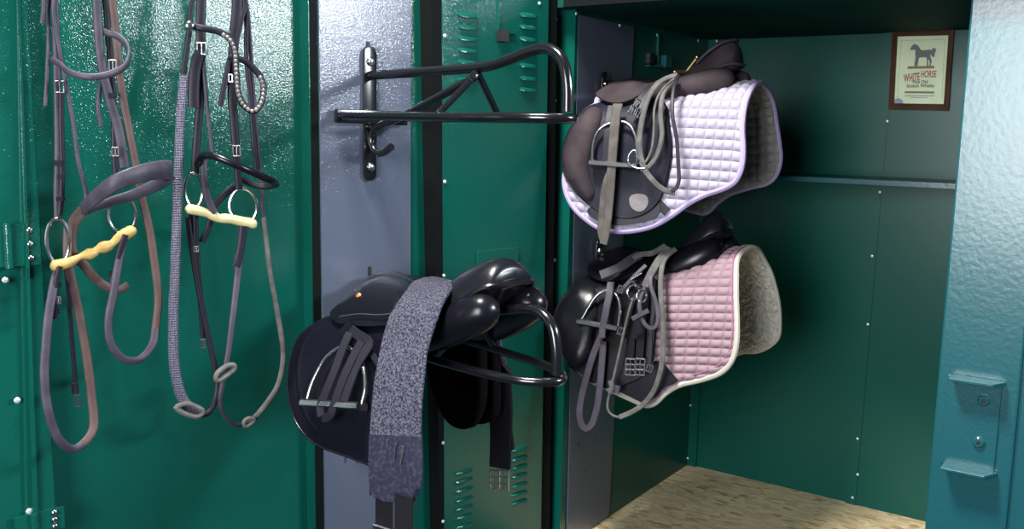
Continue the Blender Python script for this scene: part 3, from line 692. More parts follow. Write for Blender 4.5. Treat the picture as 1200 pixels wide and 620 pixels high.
# ================================================================== SADDLES INSIDE THE LOCKER
padcurve = [(0, 0), (.045, -.010), (.080, -.032), (.100, -.060), (.114, -.10), (.126, -.16), (.134, -.22), (.140, -.30), (.144, -.36)]
wfp = lambda x: np.interp(x, [0, .06, .20, .34, .45], [1.55, 1.5, 1.25, 1.02, 1.0])
def pad(sh, near, far_rear, lab, m_out, m_in, m_bind, sx, sh_, skew, amp, lin_amp, x0, extra=None, fleece=False):
    t = thing('saddle_pad', lab, 'saddle pad', sh.fr, 'saddle pads')
    N_ = [sh.hit(a, b_, -1, 0) for a, b_ in near]; F_ = [sh.hit(a, b_, 1, 0) for a, b_ in far_rear]
    front = [(x, -tt) for x, tt in N_[:6]]
    # near front -> near bottom -> near rear -> spine -> far rear -> far bottom -> far front
    O = N_+[(((N_[-1][0]+F_[0][0])/2), 0.)]+F_+front[::-1]+[(x0, 0.)]
    o = close2(O, 260)
    def bp(x, tt, d): return amp*(abs(math.sin(math.pi*x/sx))*abs(math.sin(math.pi*(tt+skew*x)/sh_)))**.45*min(1, d/.012)
    q = MB(); sheet(q, sh, o, .0036, .004, 0, bp); q.build('quilted_cover', quilt_mat('quilted '+m_out.name, m_out, sx, sh_, skew), t, smooth=80)
    q = MB()
    oi = o.copy(); c = oi.mean(0)
    if fleece: lb_ = lambda x, tt, d: -.004-lin_amp*(.5+.5*math.sin(x*310+2*math.sin(tt*90))*math.sin(tt*270+2*math.sin(x*120)))*min(1, d/.02)
    else: lb_ = lambda x, tt, d: -.002-lin_amp*(abs(math.sin(math.pi*x/sx))*abs(math.sin(math.pi*tt/sh_)))**.45*min(1, d/.012)
    sheet(q, sh, o, .0048, -.003, -.0005, lb_); q.build('lining', m_in if fleece else quilt_mat('quilted lining', m_in, sx, sh_, 0), t, smooth=80)
    q = MB(); edge_tube(q, sh, o, .001, .0062); q.build('binding', m_bind, t)
    return t, o
upS = Shell(A, padcurve, lambda x: .072+(.102-.072)*np.clip(x/.39, 0, 1), wfp)
near_u = [(700, 138), (682, 156), (668, 186), (662, 208), (664, 226), (672, 242), (686, 256), (703, 267), (722, 271), (744, 270), (767, 264), (788, 252), (806, 239), (825, 229), (848, 221), (861, 213), (869, 197), (871, 176), (870, 152), (872, 130), (877, 112)]
far_u = [(896, 103), (904, 117), (909, 143), (913, 170), (914, 188), (909, 205), (898, 215), (878, 220), (856, 227), (841, 237), (823, 250)]
padU, oU = pad(upS, near_u, far_u, 'white lavender quilted pad with grey lining under the brown saddle', WHITEPAD, GREYLIN, LAV, .0215, .0215, .10, .0055, .004, .012)
loS = Shell(B, padcurve, lambda x: .060+(.150-.060)*np.clip((x-.02)/.385, 0, 1.05), wfp)
near_l = [(704, 345), (686, 362), (670, 388), (668, 412), (677, 432), (690, 444), (706, 452), (725, 461), (745, 470), (757, 475), (768, 472), (781, 460), (797, 451), (822, 445), (844, 437), (857, 424), (863, 405), (864, 380), (863, 350), (863, 325), (865, 303)]
far_l = [(884, 291), (894, 303), (903, 321), (911, 352), (913, 376), (911, 395), (900, 406), (885, 412), (868, 413), (845, 425), (825, 440)]
padL, oL = pad(loS, near_l, far_l, 'dusty pink quilted pad with cream fleece lining on the lower rack', PINKPAD, FLEECE, CREAM, .026, .0185, .12, .0055, .006, .012, fleece=True)
q = MB(); oi = oL.copy()
c = np.array([.22, 0.])
P = [loS.pos(c[0]+(x-c[0])*.955, tt*.955, .007) for x, tt in oL]; q.tube(P, .0016, 6, closed=True, sm=False); q.build('piping', MAUVE, padL)

# ---- upper saddle (worn brown)
s2 = thing('saddle', 'worn brownish saddle over the white lavender pad on the upper rack', 'saddle', A, 'saddles on racks')
o, fl = flap_pair(s2, upS, [(690, 126), (676, 142), (665, 160), (660, 180), (662, 203), (673, 222), (686, 235), (702, 247), (722, 254), (741, 255), (759, 249), (774, 234), (783, 205), (787, 180), (785, 150), (778, 122), (740, 114)], .005, .010, SUEDE_D, 'flap')
q = MB(); edge_tube(q, upS, o, .013, .0025); q.build('flap_piping', LEATHER, fl)
o, kn = flap_pair(s2, upS, [(692, 127), (677, 143), (666, 161), (661, 180), (663, 202), (674, 220), (690, 236), (697, 226), (691, 208), (690, 190), (695, 165), (703, 145), (705, 130)], .004, .016, SUEDE, 'knee_block', .008, bump=lambda x, t, d: .012*min(1, d/.02)**.6, far=False)
o, _ = flap_pair(s2, upS, [(689, 247), (699, 258), (722, 264), (746, 262), (766, 257), (775, 246), (770, 236), (740, 240), (700, 240)], .004, .009, LEATHER_M, 'sweat_flap', far=False)
q = MB(); strap_on(q, upS, [(770, 236), (776, 243), (782, 249)], 10, .004, .008); q.build('billet', STRAP_D, s2)
o, sk = flap_pair(s2, upS, [(699, 112), (705, 106), (718, 97), (731, 92), (747, 93), (757, 99), (760, 107), (748, 114), (738, 119), (724, 122), (708, 119)], .005, .022, SUEDE, 'skirt', .009, bump=lambda x, t, d: .008*min(1, d/.02))
q = MB(); seat_body(q, [(.012, .03, .085, .07, .06), (.03, .05, .102, .07, .06), (.08, .060, .116, .078, .06), (.14, .064, .112, .08, .065), (.19, .068, .110, .08, .068), (.23, .066, .132, .085, .07), (.27, .061, .168, .105, .085), (.30, .055, .188, .125, .105), (.32, .046, .193, .137, .12), (.333, .036, .183, .142, .128), (.338, .030, .172, .142, .132)])
q.build('seat', SUEDE, s2, smooth=60)
q = MB()
q.tube([(.12, -.066, .077), (.19, -.071, .079), (.23, -.069, .084), (.27, -.064, .104), (.30, -.058, .124), (.32, -.048, .136), (.335, -.036, .141), (.344, -.015, .141), (.344, .015, .141), (.335, .036, .141), (.32, .048, .136), (.30, .058, .124), (.27, .064, .104), (.23, .069, .084), (.19, .071, .079)], .0042, 8)
q.build('cantle_welt', STRAP, s2)
q = MB(); q.tube([(.262, -.052, .142), (.285, -.048, .165), (.31, -.036, .184), (.324, -.02, .191), (.330, 0, .194), (.324, .02, .191), (.31, .036, .184)], .003, 8)
q.build('seat_piping', STRAP, s2)
for s_ in (-1, 1):
    q = MB(); roll(q, [(.10, s_*.08, .07, .012, .01), (.13, s_*.08, .072, .025, .022), (.20, s_*.072, .078, .032, .028), (.26, s_*.062, .088, .034, .031), (.31, s_*.050, .102, .032, .031), (.338, s_*.040, .111, .020, .020), (.346, s_*.037, .113, .006, .006)]); q.build('panel', SUEDE, s2, smooth=70)
q = MB(); iron(q, upS, [(694, 192), (695, 168), (702, 152), (713, 145), (725, 142), (737, 146), (744, 158), (746, 175), (746, 196)], .034, .032, 2.2); q.build('stirrup_iron', STEEL, s2)
q = MB(); strap_on(q, upS, [(724, 122), (721, 140), (719, 165), (717, 193), (715, 225), (712, 258), (710, 274), (707, 286)], (12, 9), .004, .045); strap_on(q, upS, [(716, 196), (708, 220), (705, 250), (703, 270), (707, 284)], 7, .003, .036); q.build('stirrup_leather', LEATHER_TAN, s2)
q = MB(); strap_on(q, upS, [(716, 124), (712, 150), (709, 190)], 8, .003, .030); q.build('stirrup_leather', STRAP_D, s2)
o, _ = flap_pair(s2, upS, [(739, 230), (748, 227), (757, 229), (760, 236), (757, 244), (750, 248), (742, 245), (738, 238)], .0015, .0155, MUD, 'mud_patch', .006, far=False, n=30)
# bridle bundle over the upper saddle
br = thing('bridle', 'grey rubber-rein bridle slung over the brown saddle with the white pad', 'bridle', A, 'bridles')
q = MB(); strap_on(q, upS, [(794, 88), (780, 92), (768, 101), (758, 118), (752, 143), (749, 168), (754, 196), (767, 214), (780, 224), (791, 226)], 6.5, .006, .055); q.build('rein', STRAP_G, br)
q = MB(); strap_on(q, upS, [(793, 92), (783, 100), (776, 113), (774, 138), (776, 158), (770, 182), (759, 197), (751, 199)], 5.5, .005, .048); q.build('rein', STRAP_G, br)
q = MB(); strap_on(q, upS, [(790, 92), (775, 106), (767, 125), (766, 155), (763, 178), (755, 192)], 2.6, .003, .052); q.build('cheekpiece', STRAP_G, br)
q = MB(); strap_on(q, upS, [(795, 88), (789, 105), (788, 136), (793, 162), (795, 195), (796, 211), (792, 223), (786, 224)], 4.5, .004, .058); q.build('cheekpiece', STRAP_D, br)
q = MB(); strap_on(q, upS, [(783, 94), (768, 97), (757, 112), (748, 132)], 5, .004, .05); strap_on(q, upS, [(765, 101), (757, 109), (742, 132)], 11, .004, .04); q.build('headpiece', STRAP_D, br)
for px, py in ((741, 129), (747, 121), (749, 133)):
    q = MB(); x, tt = upS.hit(px, py, -1, .05); buckle(q, A, upS.pos(x, tt, .05), nrm(A.cam-upS.pos(x, tt, .05)), (.5, 0, 1), .012, .016, .0018); q.build('buckle', STEEL, br)
q = MB(); P = [A.u(791, 84, y=-.02), A.u(806, 84, y=-.02)]; q.tube(P, .004, 8, sm=False); q.tube([A.u(804, 84, y=-.02), A.u(810, 76, y=-.02), A.u(817, 67, y=-.02)], .004, 8); q.ball(A.u(791, 84, y=-.02), .006); q.ball(A.u(817, 67, y=-.02), .0055); q.build('bit', BRASS, br)
q = MB(); tube_on(q, upS, [(736, 190), (738, 180), (744, 176), (749, 186), (757, 196), (745, 197)], 1.3, .058, closed=True); q.build('bit_ring', STEEL, br)

# ---- lower saddle (black)
s3 = thing('saddle', 'shiny black high-backed saddle over the pink pad on the lower rack', 'saddle', B, 'saddles on racks')
o, fl = flap_pair(s3, loS, [(684, 326), (668, 340), (657, 354), (650, 373), (652, 394), (662, 420), (680, 438), (700, 450), (716, 454), (734, 450), (752, 442), (764, 425), (768, 395), (772, 360), (770, 330), (730, 322)], .005, .010, LEATHER, 'flap')
q = MB(); edge_tube(q, loS, o, .013, .0025); q.build('flap_piping', LEATHER, fl)
o, kn = flap_pair(s3, loS, [(684, 327), (669, 341), (658, 355), (651, 374), (653, 394), (663, 419), (676, 432), (690, 420), (697, 395), (700, 370), (699, 345), (694, 332)], .004, .016, LEATHER, 'knee_block', .008, bump=lambda x, t, d: .010*min(1, d/.025)**.6, far=False)
o, _ = flap_pair(s3, loS, [(716, 456), (730, 460), (754, 471), (768, 466), (778, 455), (794, 447), (786, 436), (777, 425), (766, 424), (750, 442)], .005, .009, LEATHER_M, 'sweat_flap', far=False)
o, sk = flap_pair(s3, loS, [(688, 317), (696, 307), (713, 295), (733, 290), (750, 291), (762, 299), (760, 312), (744, 322), (725, 330), (706, 330), (694, 326)], .005, .022, LEATHER, 'skirt', .009, bump=lambda x, t, d: .008*min(1, d/.02))
q = MB(); seat_body(q, [(.012, .03, .085, .07, .06), (.03, .05, .105, .07, .06), (.08, .060, .122, .080, .06), (.14, .064, .108, .078, .06), (.19, .068, .108, .074, .058), (.23, .066, .138, .085, .065), (.262, .062, .184, .118, .095), (.29, .056, .214, .150, .125), (.31, .049, .222, .168, .145), (.328, .039, .207, .177, .160), (.334, .033, .192, .178, .165)])
q.build('seat', SEATL, s3, smooth=60)
q = MB()
q.tube([(.12, -.066, .076), (.19, -.071, .073), (.23, -.069, .084), (.262, -.065, .117), (.29, -.059, .149), (.31, -.051, .167), (.33, -.039, .176), (.340, -.018, .177), (.340, .018, .177), (.33, .039, .176), (.31, .051, .167), (.29, .059, .149), (.262, .065, .117), (.23, .069, .084), (.19, .071, .073)], .0045, 8)
q.build('cantle_welt', LEATHER, s3)
for s_ in (-1, 1):
    q = MB(); roll(q, [(.12, s_*.080, .060, .012, .01), (.15, s_*.079, .060, .025, .022), (.20, s_*.073, .072, .031, .029), (.245, s_*.065, .092, .035, .035), (.29, s_*.055, .118, .035, .036), (.325, s_*.043, .141, .026, .028), (.340, s_*.037, .149, .008, .008)]); q.build('panel', LEATHER, s3, smooth=70)
q = MB(); iron(q, loS, [(680, 378), (689, 361), (698, 348), (706, 342), (716, 341), (723, 348), (726, 363), (724, 386)], .034, .032, 2.2); q.build('stirrup_iron', STEEL, s3)
q = MB(); strap_on(q, loS, [(716, 331), (714, 345), (710, 365), (706, 386), (705.5, 396)], (9, 8), .004, .048); strap_on(q, loS, [(708, 385), (702, 400), (695, 416), (686, 447), (679, 480), (681, 499), (686, 505), (694, 498), (701, 470), (705, 430), (707, 400)], 8, .004, .036); q.build('stirrup_leather', STRAP, s3)
# girth hanging at the lower saddle
g2 = thing('girth', 'black girth end with paired silver buckles hanging at the black saddle over the pink pad', 'girth', B, 'girths')
q = MB(); strap_on(q, loS, [(752, 330), (747, 360), (744, 384), (743, 397)], 25, .009, .030); q.build('girth_body', WEB, g2)
for x_ in (739, 750): q = MB(); strap_on(q, loS, [(x_+1, 392), (x_, 408), (x_-1, 425)], 9.5, .004, .032); q.build('buckle_strap', WEB, g2)
for x_ in (738.5, 750):
    q = MB(); x, tt = loS.hit(x_, 430, -1, .04); c0 = loS.pos(x, tt, .04); nn = nrm(B.cam-c0); w_ = B.m(c0, 10.5); h_ = B.m(c0, 19)
    buckle(q, B, c0, nn, (0, 0, 1), w_, h_, .0019); buckle(q, B, c0, nn, (0, 0, 1), w_, h_*.3, .0015, False); q.build('buckle', STEEL, g2)
# bridle bundle over the lower saddle
bl_ = thing('bridle', 'dusty grey bridle with long looped rein over the black saddle and pink pad', 'bridle', B, 'bridles')
def S3(name, m_, px, w, off, t=.004, **k):
    q = MB(); strap_on(q, loS, px, w, t, off, **k); return q.build(name, m_, bl_)
S3('rein', STRAP_G, [(792, 292), (782, 298), (776, 309), (774, 338), (777, 386), (776, 425), (766, 459), (748, 479), (726, 489)], 6, .056, .005)
S3('rein', STRAP_G, [(728, 489.5), (716, 487), (711, 477), (716, 455), (724, 421), (730, 394), (737, 365), (742, 349)], 2.8, .056, .004)
S3('noseband', STRAP, [(704, 323), (714, 319), (727, 313), (740, 304), (750, 299)], 12, .050, .007)
S3('noseband', STRAP_G, [(742, 303), (752, 298), (764, 297), (773, 292), (780, 288)], 7, .056, .005)
S3('cheekpiece', STRAP_G, [(783, 290), (772, 305), (762, 322), (756, 336)], 9, .060, .005)
S3('cheekpiece', STRAP, [(757, 333), (749, 353), (752, 374), (763, 387), (771, 378), (769, 355), (762, 333), (765, 312)], 5, .060)
S3('browband', STRAP, [(741, 374), (750, 369), (760, 364)], 6, .066)
S3('throatlash', STRAP_D, [(769, 303), (764, 330), (766, 360), (763, 385), (762, 420), (761, 430)], 5, .046)
S3('cheekpiece', STRAP, [(757, 311), (745, 322), (736, 332), (728, 340)], 5, .054)
S3('cheekpiece', STRAP_D, [(745, 345), (738, 366), (733, 385), (728, 392)], 5, .05)
S3('rein_stop', STRAP_G, [(714.5, 446), (717, 453), (715, 461)], 6, .062, .006)
S3('rein_stop', STRAP, [(724, 452), (722, 461)], 7, .054, .006)
q = MB()
def ring_at(q, fr, c, nn, rx, rz, r, up=(0, 0, 1)):
    nn = nrm(nn); up = nrm(np.array(up)-nn*(np.array(up)@nn)); s_ = np.cross(up, nn)
    q.tube([c+s_*rx*math.cos(t)+up*rz*math.sin(t) for t in np.linspace(0, 2*math.pi, 28, endpoint=False)], r, 8, closed=True, sm=False)
for px, py, k in ((742, 343, 7), (752, 347, 6)):
    c0 = loS.pos(*loS.hit(px, py, -1, .06), .06); ring_at(q, B, c0, nrm(B.cam-c0)+np.array([.5, 0, 0]), B.m(c0, k), B.m(c0, k*1.2), .002)
c0 = loS.pos(*loS.hit(739, 328, -1, .062), .062); c1 = loS.pos(*loS.hit(750, 338, -1, .062), .062); c2 = loS.pos(*loS.hit(752, 320, -1, .062), .062)
q.tube([c0, c1], .003, 8, sm=False); q.tube([c0, c2], .0026, 8, sm=False); q.build('bit', STEEL, bl_)
for px, py in ((727, 339), (761, 432), (727, 388)):
    q = MB(); c0 = loS.pos(*loS.hit(px, py, -1, .058), .058); buckle(q, B, c0, nrm(B.cam-c0), (.3, 0, 1), B.m(c0, 6), B.m(c0, 8), .0016); q.build('buckle', STEEL, bl_)

# ================================================================== BRIDLES ON THE LEFT DOOR
HN = None
def hs(par, name, m_, px, w, x, t=.004, N=None, vert=False, n=None):
    """hanging strap: pixels -> points at distance x in front of the door"""
    k = len(px); xs = np.broadcast_to(np.array(x, float), (k,)) if not isinstance(x, (list, tuple)) else np.interp(np.linspace(0, 1, k), np.linspace(0, 1, len(x)), x)
    P = np.array([D.u(a, b_, x=XB+xx) for (a, b_), xx in zip(px, xs)])
    wd = [D.m(p, w if not isinstance(w, tuple) else w[0]+(w[1]-w[0])*i/(k-1)) for i, p in enumerate(P)]
    Q = crom(np.hstack([P, np.array(wd)[:, None]]), n=n or max(8, 6*k)); P, wd = Q[:, :3], Q[:, 3]
    if vert:
        Nn = [nrm(np.cross(nrm(P[min(i+1, len(P)-1)]-P[max(i-1, 0)]), (0, 0, 1.))) for i in range(len(P))]
    else:
        Nn = []
        for p in P: v = D.cam-p; v[2] = 0; Nn.append(nrm(nrm(v)+np.array([.25, 0, 0])))
    q = MB().ribbon(P, np.array(Nn), wd, t, sm=False); return q.build(name, m_, par, smooth=50)
def hring(q, px, py, rx, rz, x, tilt=0., r=.0028):
    c = D.u(px, py, x=XB+x); v = D.cam-c; v[2] = 0; a = math.atan2(v[1], v[0])
    nn = np.array([math.cos(a), math.sin(a), 0]); ring_at(q, D, c, nn, D.m(c, rx), D.m(c, rz), r); return c
def hbuckle(q, px, py, w, h, x, up=(0, 0, 1)):
    c = D.u(px, py, x=XB+x); v = D.cam-c; v[2] = 0; buckle(q, D, c, nrm(v), up, D.m(c, w), D.m(c, h), .0013)
DB = Fr(D.w((0, 0, 0)), ANG)
H1 = D.u(92, -62, x=XB); H2 = D.u(256, -62, x=XB)
def hook(p, lab):
    t = thing('bridle_hook', lab, 'hook', DB, 'bridle hooks')
    MB().disc((XB, p[1], p[2]-.012), (1, 0, 0), .02, .006, 18, .9).build('hook_base', BLACKTUBE, t)
    MB().tube([(XB+.003, p[1], p[2]-.012), (XB+.06, p[1], p[2]-.014), (XB+.10, p[1], p[2]-.012), (XB+.115, p[1], p[2]+.012)], .008, 10).build('hook_arm', BLACKTUBE, t)
hook(H1, 'black hook on the green door from which the leftmost bridle hangs'); hook(H2, 'black hook on the green door from which the rhinestone bridle hangs')
b1 = thing('bridle', 'leftmost worn bridle with brown reins and knobbly yellow bit on the green door', 'bridle', DB, 'bridles')
XM = .085
# crown over the hook
hs(b1, 'headpiece', STRAP, [(58, 0), (66, -35), (92, -58), (108, -40), (113, 0), (116, 48), (121, 85), (130, 121), (139, 152), (146, 196)], (9, 11), XM, .005)
hs(b1, 'headpiece', STRAP, [(50, -20), (51, 8), (49, 28)], 5, XM+.004)
hs(b1, 'throatlash', STRAP, [(80, -50), (58, 0), (57, 40), (55, 90), (53, 124)], 4.5, XM-.006)
hs(b1, 'throatlash', STRAP, [(84, -50), (63, 0), (70, 60), (77, 97), (86, 145), (92, 191), (101, 227), (99, 244)], 5, XM+.004)
hs(b1, 'cheekpiece', STRAP, [(63, -20), (66, 50), (67, 98), (68, 150), (68, 190), (67, 225), (68, 258)], 8, XM)
hs(b1, 'cheekpiece', STRAP_D, [(72, 106), (72, 150), (73, 190), (72, 230), (70, 252)], 6, XM+.005)
hs(b1, 'cheekpiece', STRAP_D, [(112, -30), (123, 0), (127, 45), (131, 90), (134, 150), (134, 175), (136, 203)], 7, XM-.004)
hs(b1, 'cheekpiece', STRAP, [(118, 95), (115, 125), (118, 148)], 5, XM-.01)
def hbuckles(par, l, x):
    for px, py, w, h in l: q = MB(); hbuckle(q, px, py, w, h, x); q.build('buckle', STEEL, par)
hbuckles(b1, ((70, 102, 9, 13), (132, 78, 8, 14), (135, 178, 7, 10)), XM+.008)
def keepers(par, l, m_=STRAP_D, x=XM+.004):
    for px, py, w, h in l:
        q = MB(); c = D.u(px, py, x=XB+x); v = D.cam-c; v[2] = 0
        q.ribbon([c+np.array([0, 0, D.m(c, h/2)]), c-np.array([0, 0, D.m(c, h/2)])], nrm(v), D.m(c, w), .009); q.build('keeper', m_, par)
keepers(b1, [(69, 191, 11, 6), (72, 207, 9, 5), (71, 233, 10, 5), (66, 334, 11, 5), (65, 365, 9, 6), (132, 112, 9, 5), (133, 321, 10, 6), (88, 455, 8, 12)])
hs(b1, 'browband', STRAP, [(61, 70), (70, 75), (80, 84), (95, 89), (112, 90), (130, 86), (146, 78), (151, 64), (148, 52), (137, 42), (124, 38), (108, 30)], 8, [.08, .10, .13, .15, .16, .16, .15, .13, .11, .095, .085, .08], .005, vert=True)
hs(b1, 'noseband', STRAP, [(97, 245), (112, 231), (136, 214), (166, 203), (190, 199), (199, 200)], (16, 24), [.10, .14, .17, .17, .15, .13], .006, vert=True)
hs(b1, 'noseband', STRAP, [(199, 203), (191, 212), (174, 221), (154, 229), (134, 235), (114, 242), (101, 248)], (17, 8), [.13, .128, .122, .115, .11, .105, .10], .006, vert=True)
hs(b1, 'noseband', STRAP_B, [(98, 245), (86, 262), (83, 285), (86, 298), (98, 310), (110, 325), (125, 336), (140, 339), (150, 334)], (13, 9), XM-.02, .005)
# reins
hs(b1, 'rein', STRAP_B, [(128, -30), (135, 30), (140, 85), (146, 125), (151, 152), (158, 188), (166, 230), (175, 268), (181, 308), (185, 342), (185, 362), (181, 395)], 9, XM, .004)
hs(b1, 'rein', STRAP, [(182, 385), (179, 403), (168, 418), (156, 423), (142, 419), (131, 405), (127, 388), (128, 368), (133, 344), (139, 308), (144, 284), (150, 268)], (9, 9), [XM, XM+.02, XM+.02, XM+.005], .004)
hs(b1, 'rein', STRAP, [(70, 308), (66, 322), (62, 340), (57, 370), (54, 403), (52, 438), (55, 474), (65, 508), (78, 524), (88, 526), (98, 520)], 10, [XM, XM+.02, XM+.03, XM+.02], .004)
hs(b1, 'rein', STRAP_B, [(94, 523), (104, 513), (110, 498), (107, 462), (101, 414), (95, 380), (88, 345), (80, 310), (79, 285), (80, 262)], 10, [XM+.02, XM, XM-.01, XM-.01], .004)
hs(b1, 'rein_strap', STRAP_D, [(70, 312), (66, 330), (65, 352), (64, 374)], 6, XM+.012)
hs(b1, 'rein_strap', STRAP_D, [(147, 275), (139, 300), (134, 322), (131, 333)], 7, XM+.012)
hs(b1, 'flash_strap', STRAP_D, [(77, 312), (79, 330), (83, 380), (87, 430), (89, 456)], 5, XM-.012)
hbuckles(b1, ((91, 470, 6, 13),), XM-.01); hbuckles(b1, ((69, 352, 4, 8),), XM+.016)
def bit(par, r1, r2, mouth, m_, x):
    P = np.array([D.u(a, b_, x=XB+x+.004) for a, b_, _ in mouth]); r = [D.m(p, c[2]) for p, c in zip(P, mouth)]
    bo = MB().tube(P, r, 14, n=70).build('bit', m_, par, smooth=70)
    for r_ in (r1, r2): bt = MB(); hring(bt, *r_, x); bt.build('bit_ring', STEEL, bo)
bit(b1, (68, 283, 12, 27), (143, 252, 15, 21), [(59, 312, 2), (60.5, 312, 4.8), (64, 311.5, 6.4), (74, 309.5, 6.6), (84, 306, 5.6), (92, 302, 3.8), (98, 299.5, 4.6), (104, 298, 6.8), (110, 296, 5.6), (114, 293, 4.6), (120, 290.5, 7.0), (127, 288, 6.4), (132, 285, 4.4), (138, 280, 5.6), (146, 275, 7.0), (153, 271, 6.8), (157, 269, 5.2), (159, 268, 2)], BITY, XM)
# second bridle
b2 = thing('bridle', 'second bridle with beaded rhinestone browband and smooth cream bit, braided left rein', 'bridle', DB, 'bridles')
hs(b2, 'rein', STRAP_D, [(245, -55), (226, 0), (221, 42), (214, 95), (212, 120)], 6, XM-.004)
hs(b2, 'rein', BRAID, [(216, 88), (212, 130), (209, 200), (207, 262), (205, 320), (203, 372), (204, 424), (211, 460), (222, 479), (233, 487)], (10, 12.5), [XM, XM+.01, XM+.02, XM+.02], .009)
hs(b2, 'rein', STRAP_D, [(228, 484), (241, 486), (251, 473), (255, 452), (251, 426), (242, 384), (235, 350), (229, 318), (224, 285), (220, 255)], 6.5, [XM+.02, XM, XM-.01], .005)
hs(b2, 'headpiece', STRAP_D, [(254, -58), (238, -20), (236, 0), (235, 30), (235, 60)], 11, XM, .005)
hs(b2, 'headpiece', STRAP_D, [(254, -58), (272, -25), (278, 0), (274, 50), (272, 110), (274, 140), (277, 180), (280, 222)], (14, 8), XM, .005)
hs(b2, 'cheekpiece', STRAP_D, [(235, 60), (229, 80), (227, 105), (227, 126)], 13, XM+.006, .005)
hs(b2, 'cheekpiece', STRAP_D, [(236, 66), (236, 100), (233, 135), (230, 172), (228, 205)], 9, XM, .005)
hs(b2, 'cheekpiece', STRAP, [(238, 72), (241, 105), (244, 138), (248, 175), (249, 182)], 4.5, XM+.006)
hs(b2, 'throatlash', STRAP_D, [(266, -50), (287, 0), (283, 22), (277, 48), (268, 75), (262, 105), (258, 125)], 6, XM+.004)
hs(b2, 'throatlash', STRAP_D, [(268, -50), (287, 0), (289, 68), (293, 110), (297, 160), (301, 200)], 5.5, XM)
hs(b2, 'browband', STRAP_D, [(219, 29), (228, 31), (237, 33), (256, 37), (269, 45), (275, 59), (277, 90), (280, 113), (288, 126), (298, 130), (306, 120), (309, 104), (305, 90), (296, 79), (284, 70), (268, 67)], (8, 7), [XM+.01, XM+.03, XM+.05, XM+.05, XM+.045, XM+.035, XM+.02], .006, n=90)
bo = None; PB = crom(np.array([(262, 41, 0), (269, 46, 0), (275, 60, 0), (277, 90, 0), (280, 113, 0), (288, 126, 0), (298, 130, 0), (306, 120, 0), (308.5, 104, 0), (305, 91, 0)]), n=30)
pos = [D.u(a, b_, x=XB+XM+.056) for a, b_, _ in PB]
for p in pos:
    if bo is None: bo = MB().ball((0, 0, 0), .0034, 8, 6).build('rhinestone', STONE, b2); o_ = bo
    else: o_ = bo.copy(); COL.objects.link(o_); o_.parent = b2
    o_.location = tuple(p)
q = MB(); c = D.u(222, 30, x=XB+XM+.022); q.disc(c, (1, -.4, 0), .007, .004, 8); q.build('rosette', STEEL, b2)
hbuckles(b2, ((236, 57, 10, 13), (277, 177, 8, 12), (272, 92, 8, 8), (278, 308, 6, 16), (230, 292, 5, 6)), XM+.008)
P = np.array([D.u(a, b_, x=XB+x_) for a, b_, x_ in ((232, 192, .09), (238, 183, .11), (251, 183, .14), (271, 191, .16), (291, 200, .165), (312, 209, .15), (321, 213, .13), (323, 216, .11))])
MB().tube(P, [D.m(p, 4.6) for p in P], 12).build('noseband', LEATHER, b2)
hs(b2, 'noseband', STRAP, [(239, 184), (239, 205), (242, 226), (248, 243), (252, 250)], 8, XM+.01, .005)
hs(b2, 'noseband', STRAP_D, [(250, 242), (262, 229), (274, 218)], 8, XM-.01, .005)
hs(b2, 'noseband', STRAP_D, [(322, 217), (310, 219), (296, 216), (283, 210)], 7, [.11, .08, .07], .005, vert=True)
bit(b2, (227, 223, 10, 20), (285, 242, 15.5, 21), [(217.5, 244, 2), (219, 244.5, 4.5), (222, 245, 6), (232, 247, 5.8), (243, 250, 5), (250, 253, 5.6), (257, 256, 5), (263, 256, 5.8), (272, 257, 5.6), (285, 260, 6), (295, 262, 6.4), (299, 263, 4.8), (300.5, 263, 2)], BITC, XM)
hs(b2, 'rein', STRAP, [(284, 266), (281, 300), (276, 345), (272, 378), (268, 410), (262, 445), (258, 470), (263, 488), (276, 498), (289, 496)], (8.5, 4), [XM, XM+.02, XM+.02, XM], .004)
hs(b2, 'rein', STRAP_G, [(284, 497), (298, 490), (316, 468), (327, 448), (332, 415), (326, 372), (316, 315), (309, 255)], (7, 5.5), [XM, XM+.01, XM+.01], .006)
hs(b2, 'rein', STRAP, [(309, 257), (305, 202), (299, 140), (294, 60), (288, 0), (270, -48)], 4.5, XM-.006, .004)
hs(b2, 'rein_strap', STRAP_D, [(285, 265), (283, 285), (279, 305), (276, 312)], 9, XM+.012)
hs(b2, 'flash_strap', STRAP_D, [(229, 250), (230, 290), (234, 340), (237, 375), (238, 396)], 6.5, XM-.006)
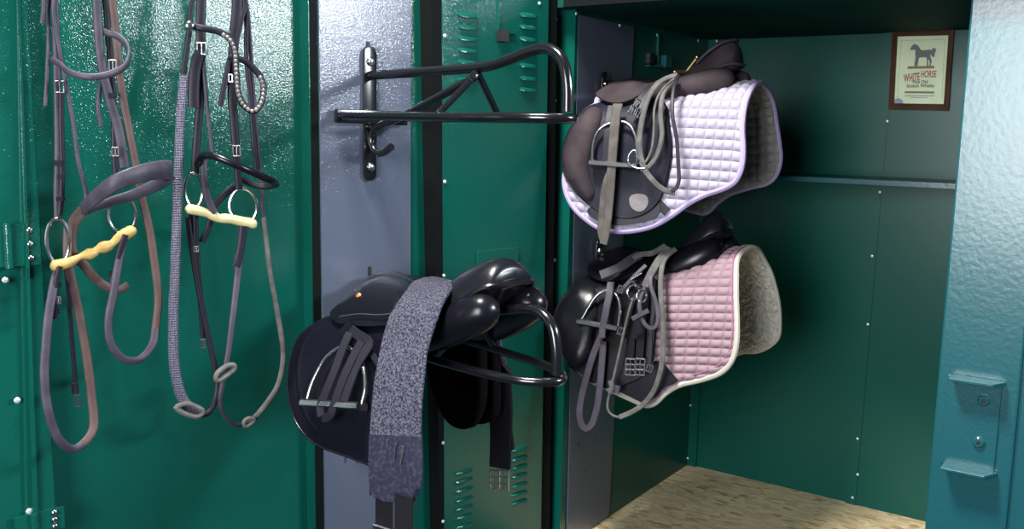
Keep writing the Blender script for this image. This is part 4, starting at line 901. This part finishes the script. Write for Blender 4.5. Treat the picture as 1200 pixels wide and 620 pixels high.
hs(b2, 'flash_strap', STRAP_D, [(224, 250), (227, 275), (232, 300)], 6, XM-.012); hs(b2, 'flash_strap', STRAP_D, [(247, 256), (243, 270), (236, 284)], 7, XM-.012)
q = MB(); hbuckle(q, 238, 403, 5, 10, XM-.004); q.build('buckle', STEEL, b2)
P = np.array([D.u(a, b_, x=XB+XM+.03) for a, b_ in ((253, 443), (256, 436), (266, 429), (274, 428), (274, 433), (264, 441), (256, 446))])
MB().tube(P, .0045, 8, closed=True).build('rein_keeper', STRAP_G, b2)
P = np.array([D.u(a, b_, x=XB+XM+.03) for a, b_ in ((206, 478), (218, 473), (228, 476), (238, 482), (232, 488), (220, 486))])
MB().tube(P, .0042, 8, closed=True).build('rein_keeper', STRAP_G, b2)
P = np.array([D.u(a, b_, x=XB+XM+.01) for a, b_ in ((286, 494), (292, 490), (298, 493), (288, 500))])
MB().tube(P, .0035, 8, closed=True).build('rein_keeper', STRAP_G, b2)

# ================================================================== LIGHT
wd = bpy.data.worlds.new('room light'); SC.world = wd; wd.use_nodes = True
wd.node_tree.nodes['Background'].inputs[0].default_value = (.62, .74, .9, 1); wd.node_tree.nodes['Background'].inputs[1].default_value = .10
def area(name, loc, target, sx, sy, e, col=(1, 1, 1)):
    l = bpy.data.lights.new(name, 'AREA'); l.shape = 'RECTANGLE'; l.size = sx; l.size_y = sy; l.energy = e; l.color = col
    o = bpy.data.objects.new(name, l); COL.objects.link(o); o.location = loc
    o.rotation_euler = (Vector(target)-Vector(loc)).to_track_quat('-Z', 'Y').to_euler(); return o
area('wall_lamp', (2.3, .22, 1.68), (-.1, -.4, .95), .75, .26, 78, (.86, .93, 1))
area('front_fill', (.7, -3.3, 1.2), (.4, .3, .75), 1.1, 1.3, 100, (.95, .97, 1))  # unseen fill light added behind the camera to brighten print and back wall
area('ceiling_lamp', (.12, -1.2, 2.9), (.3, .1, .2), .45, .45, 135, (1, .97, .92))
SC.view_settings.view_transform = 'Standard'; SC.view_settings.look = 'None'; SC.view_settings.gamma = 1; SC.view_settings.exposure = .14
SC.view_settings.use_curve_mapping = False
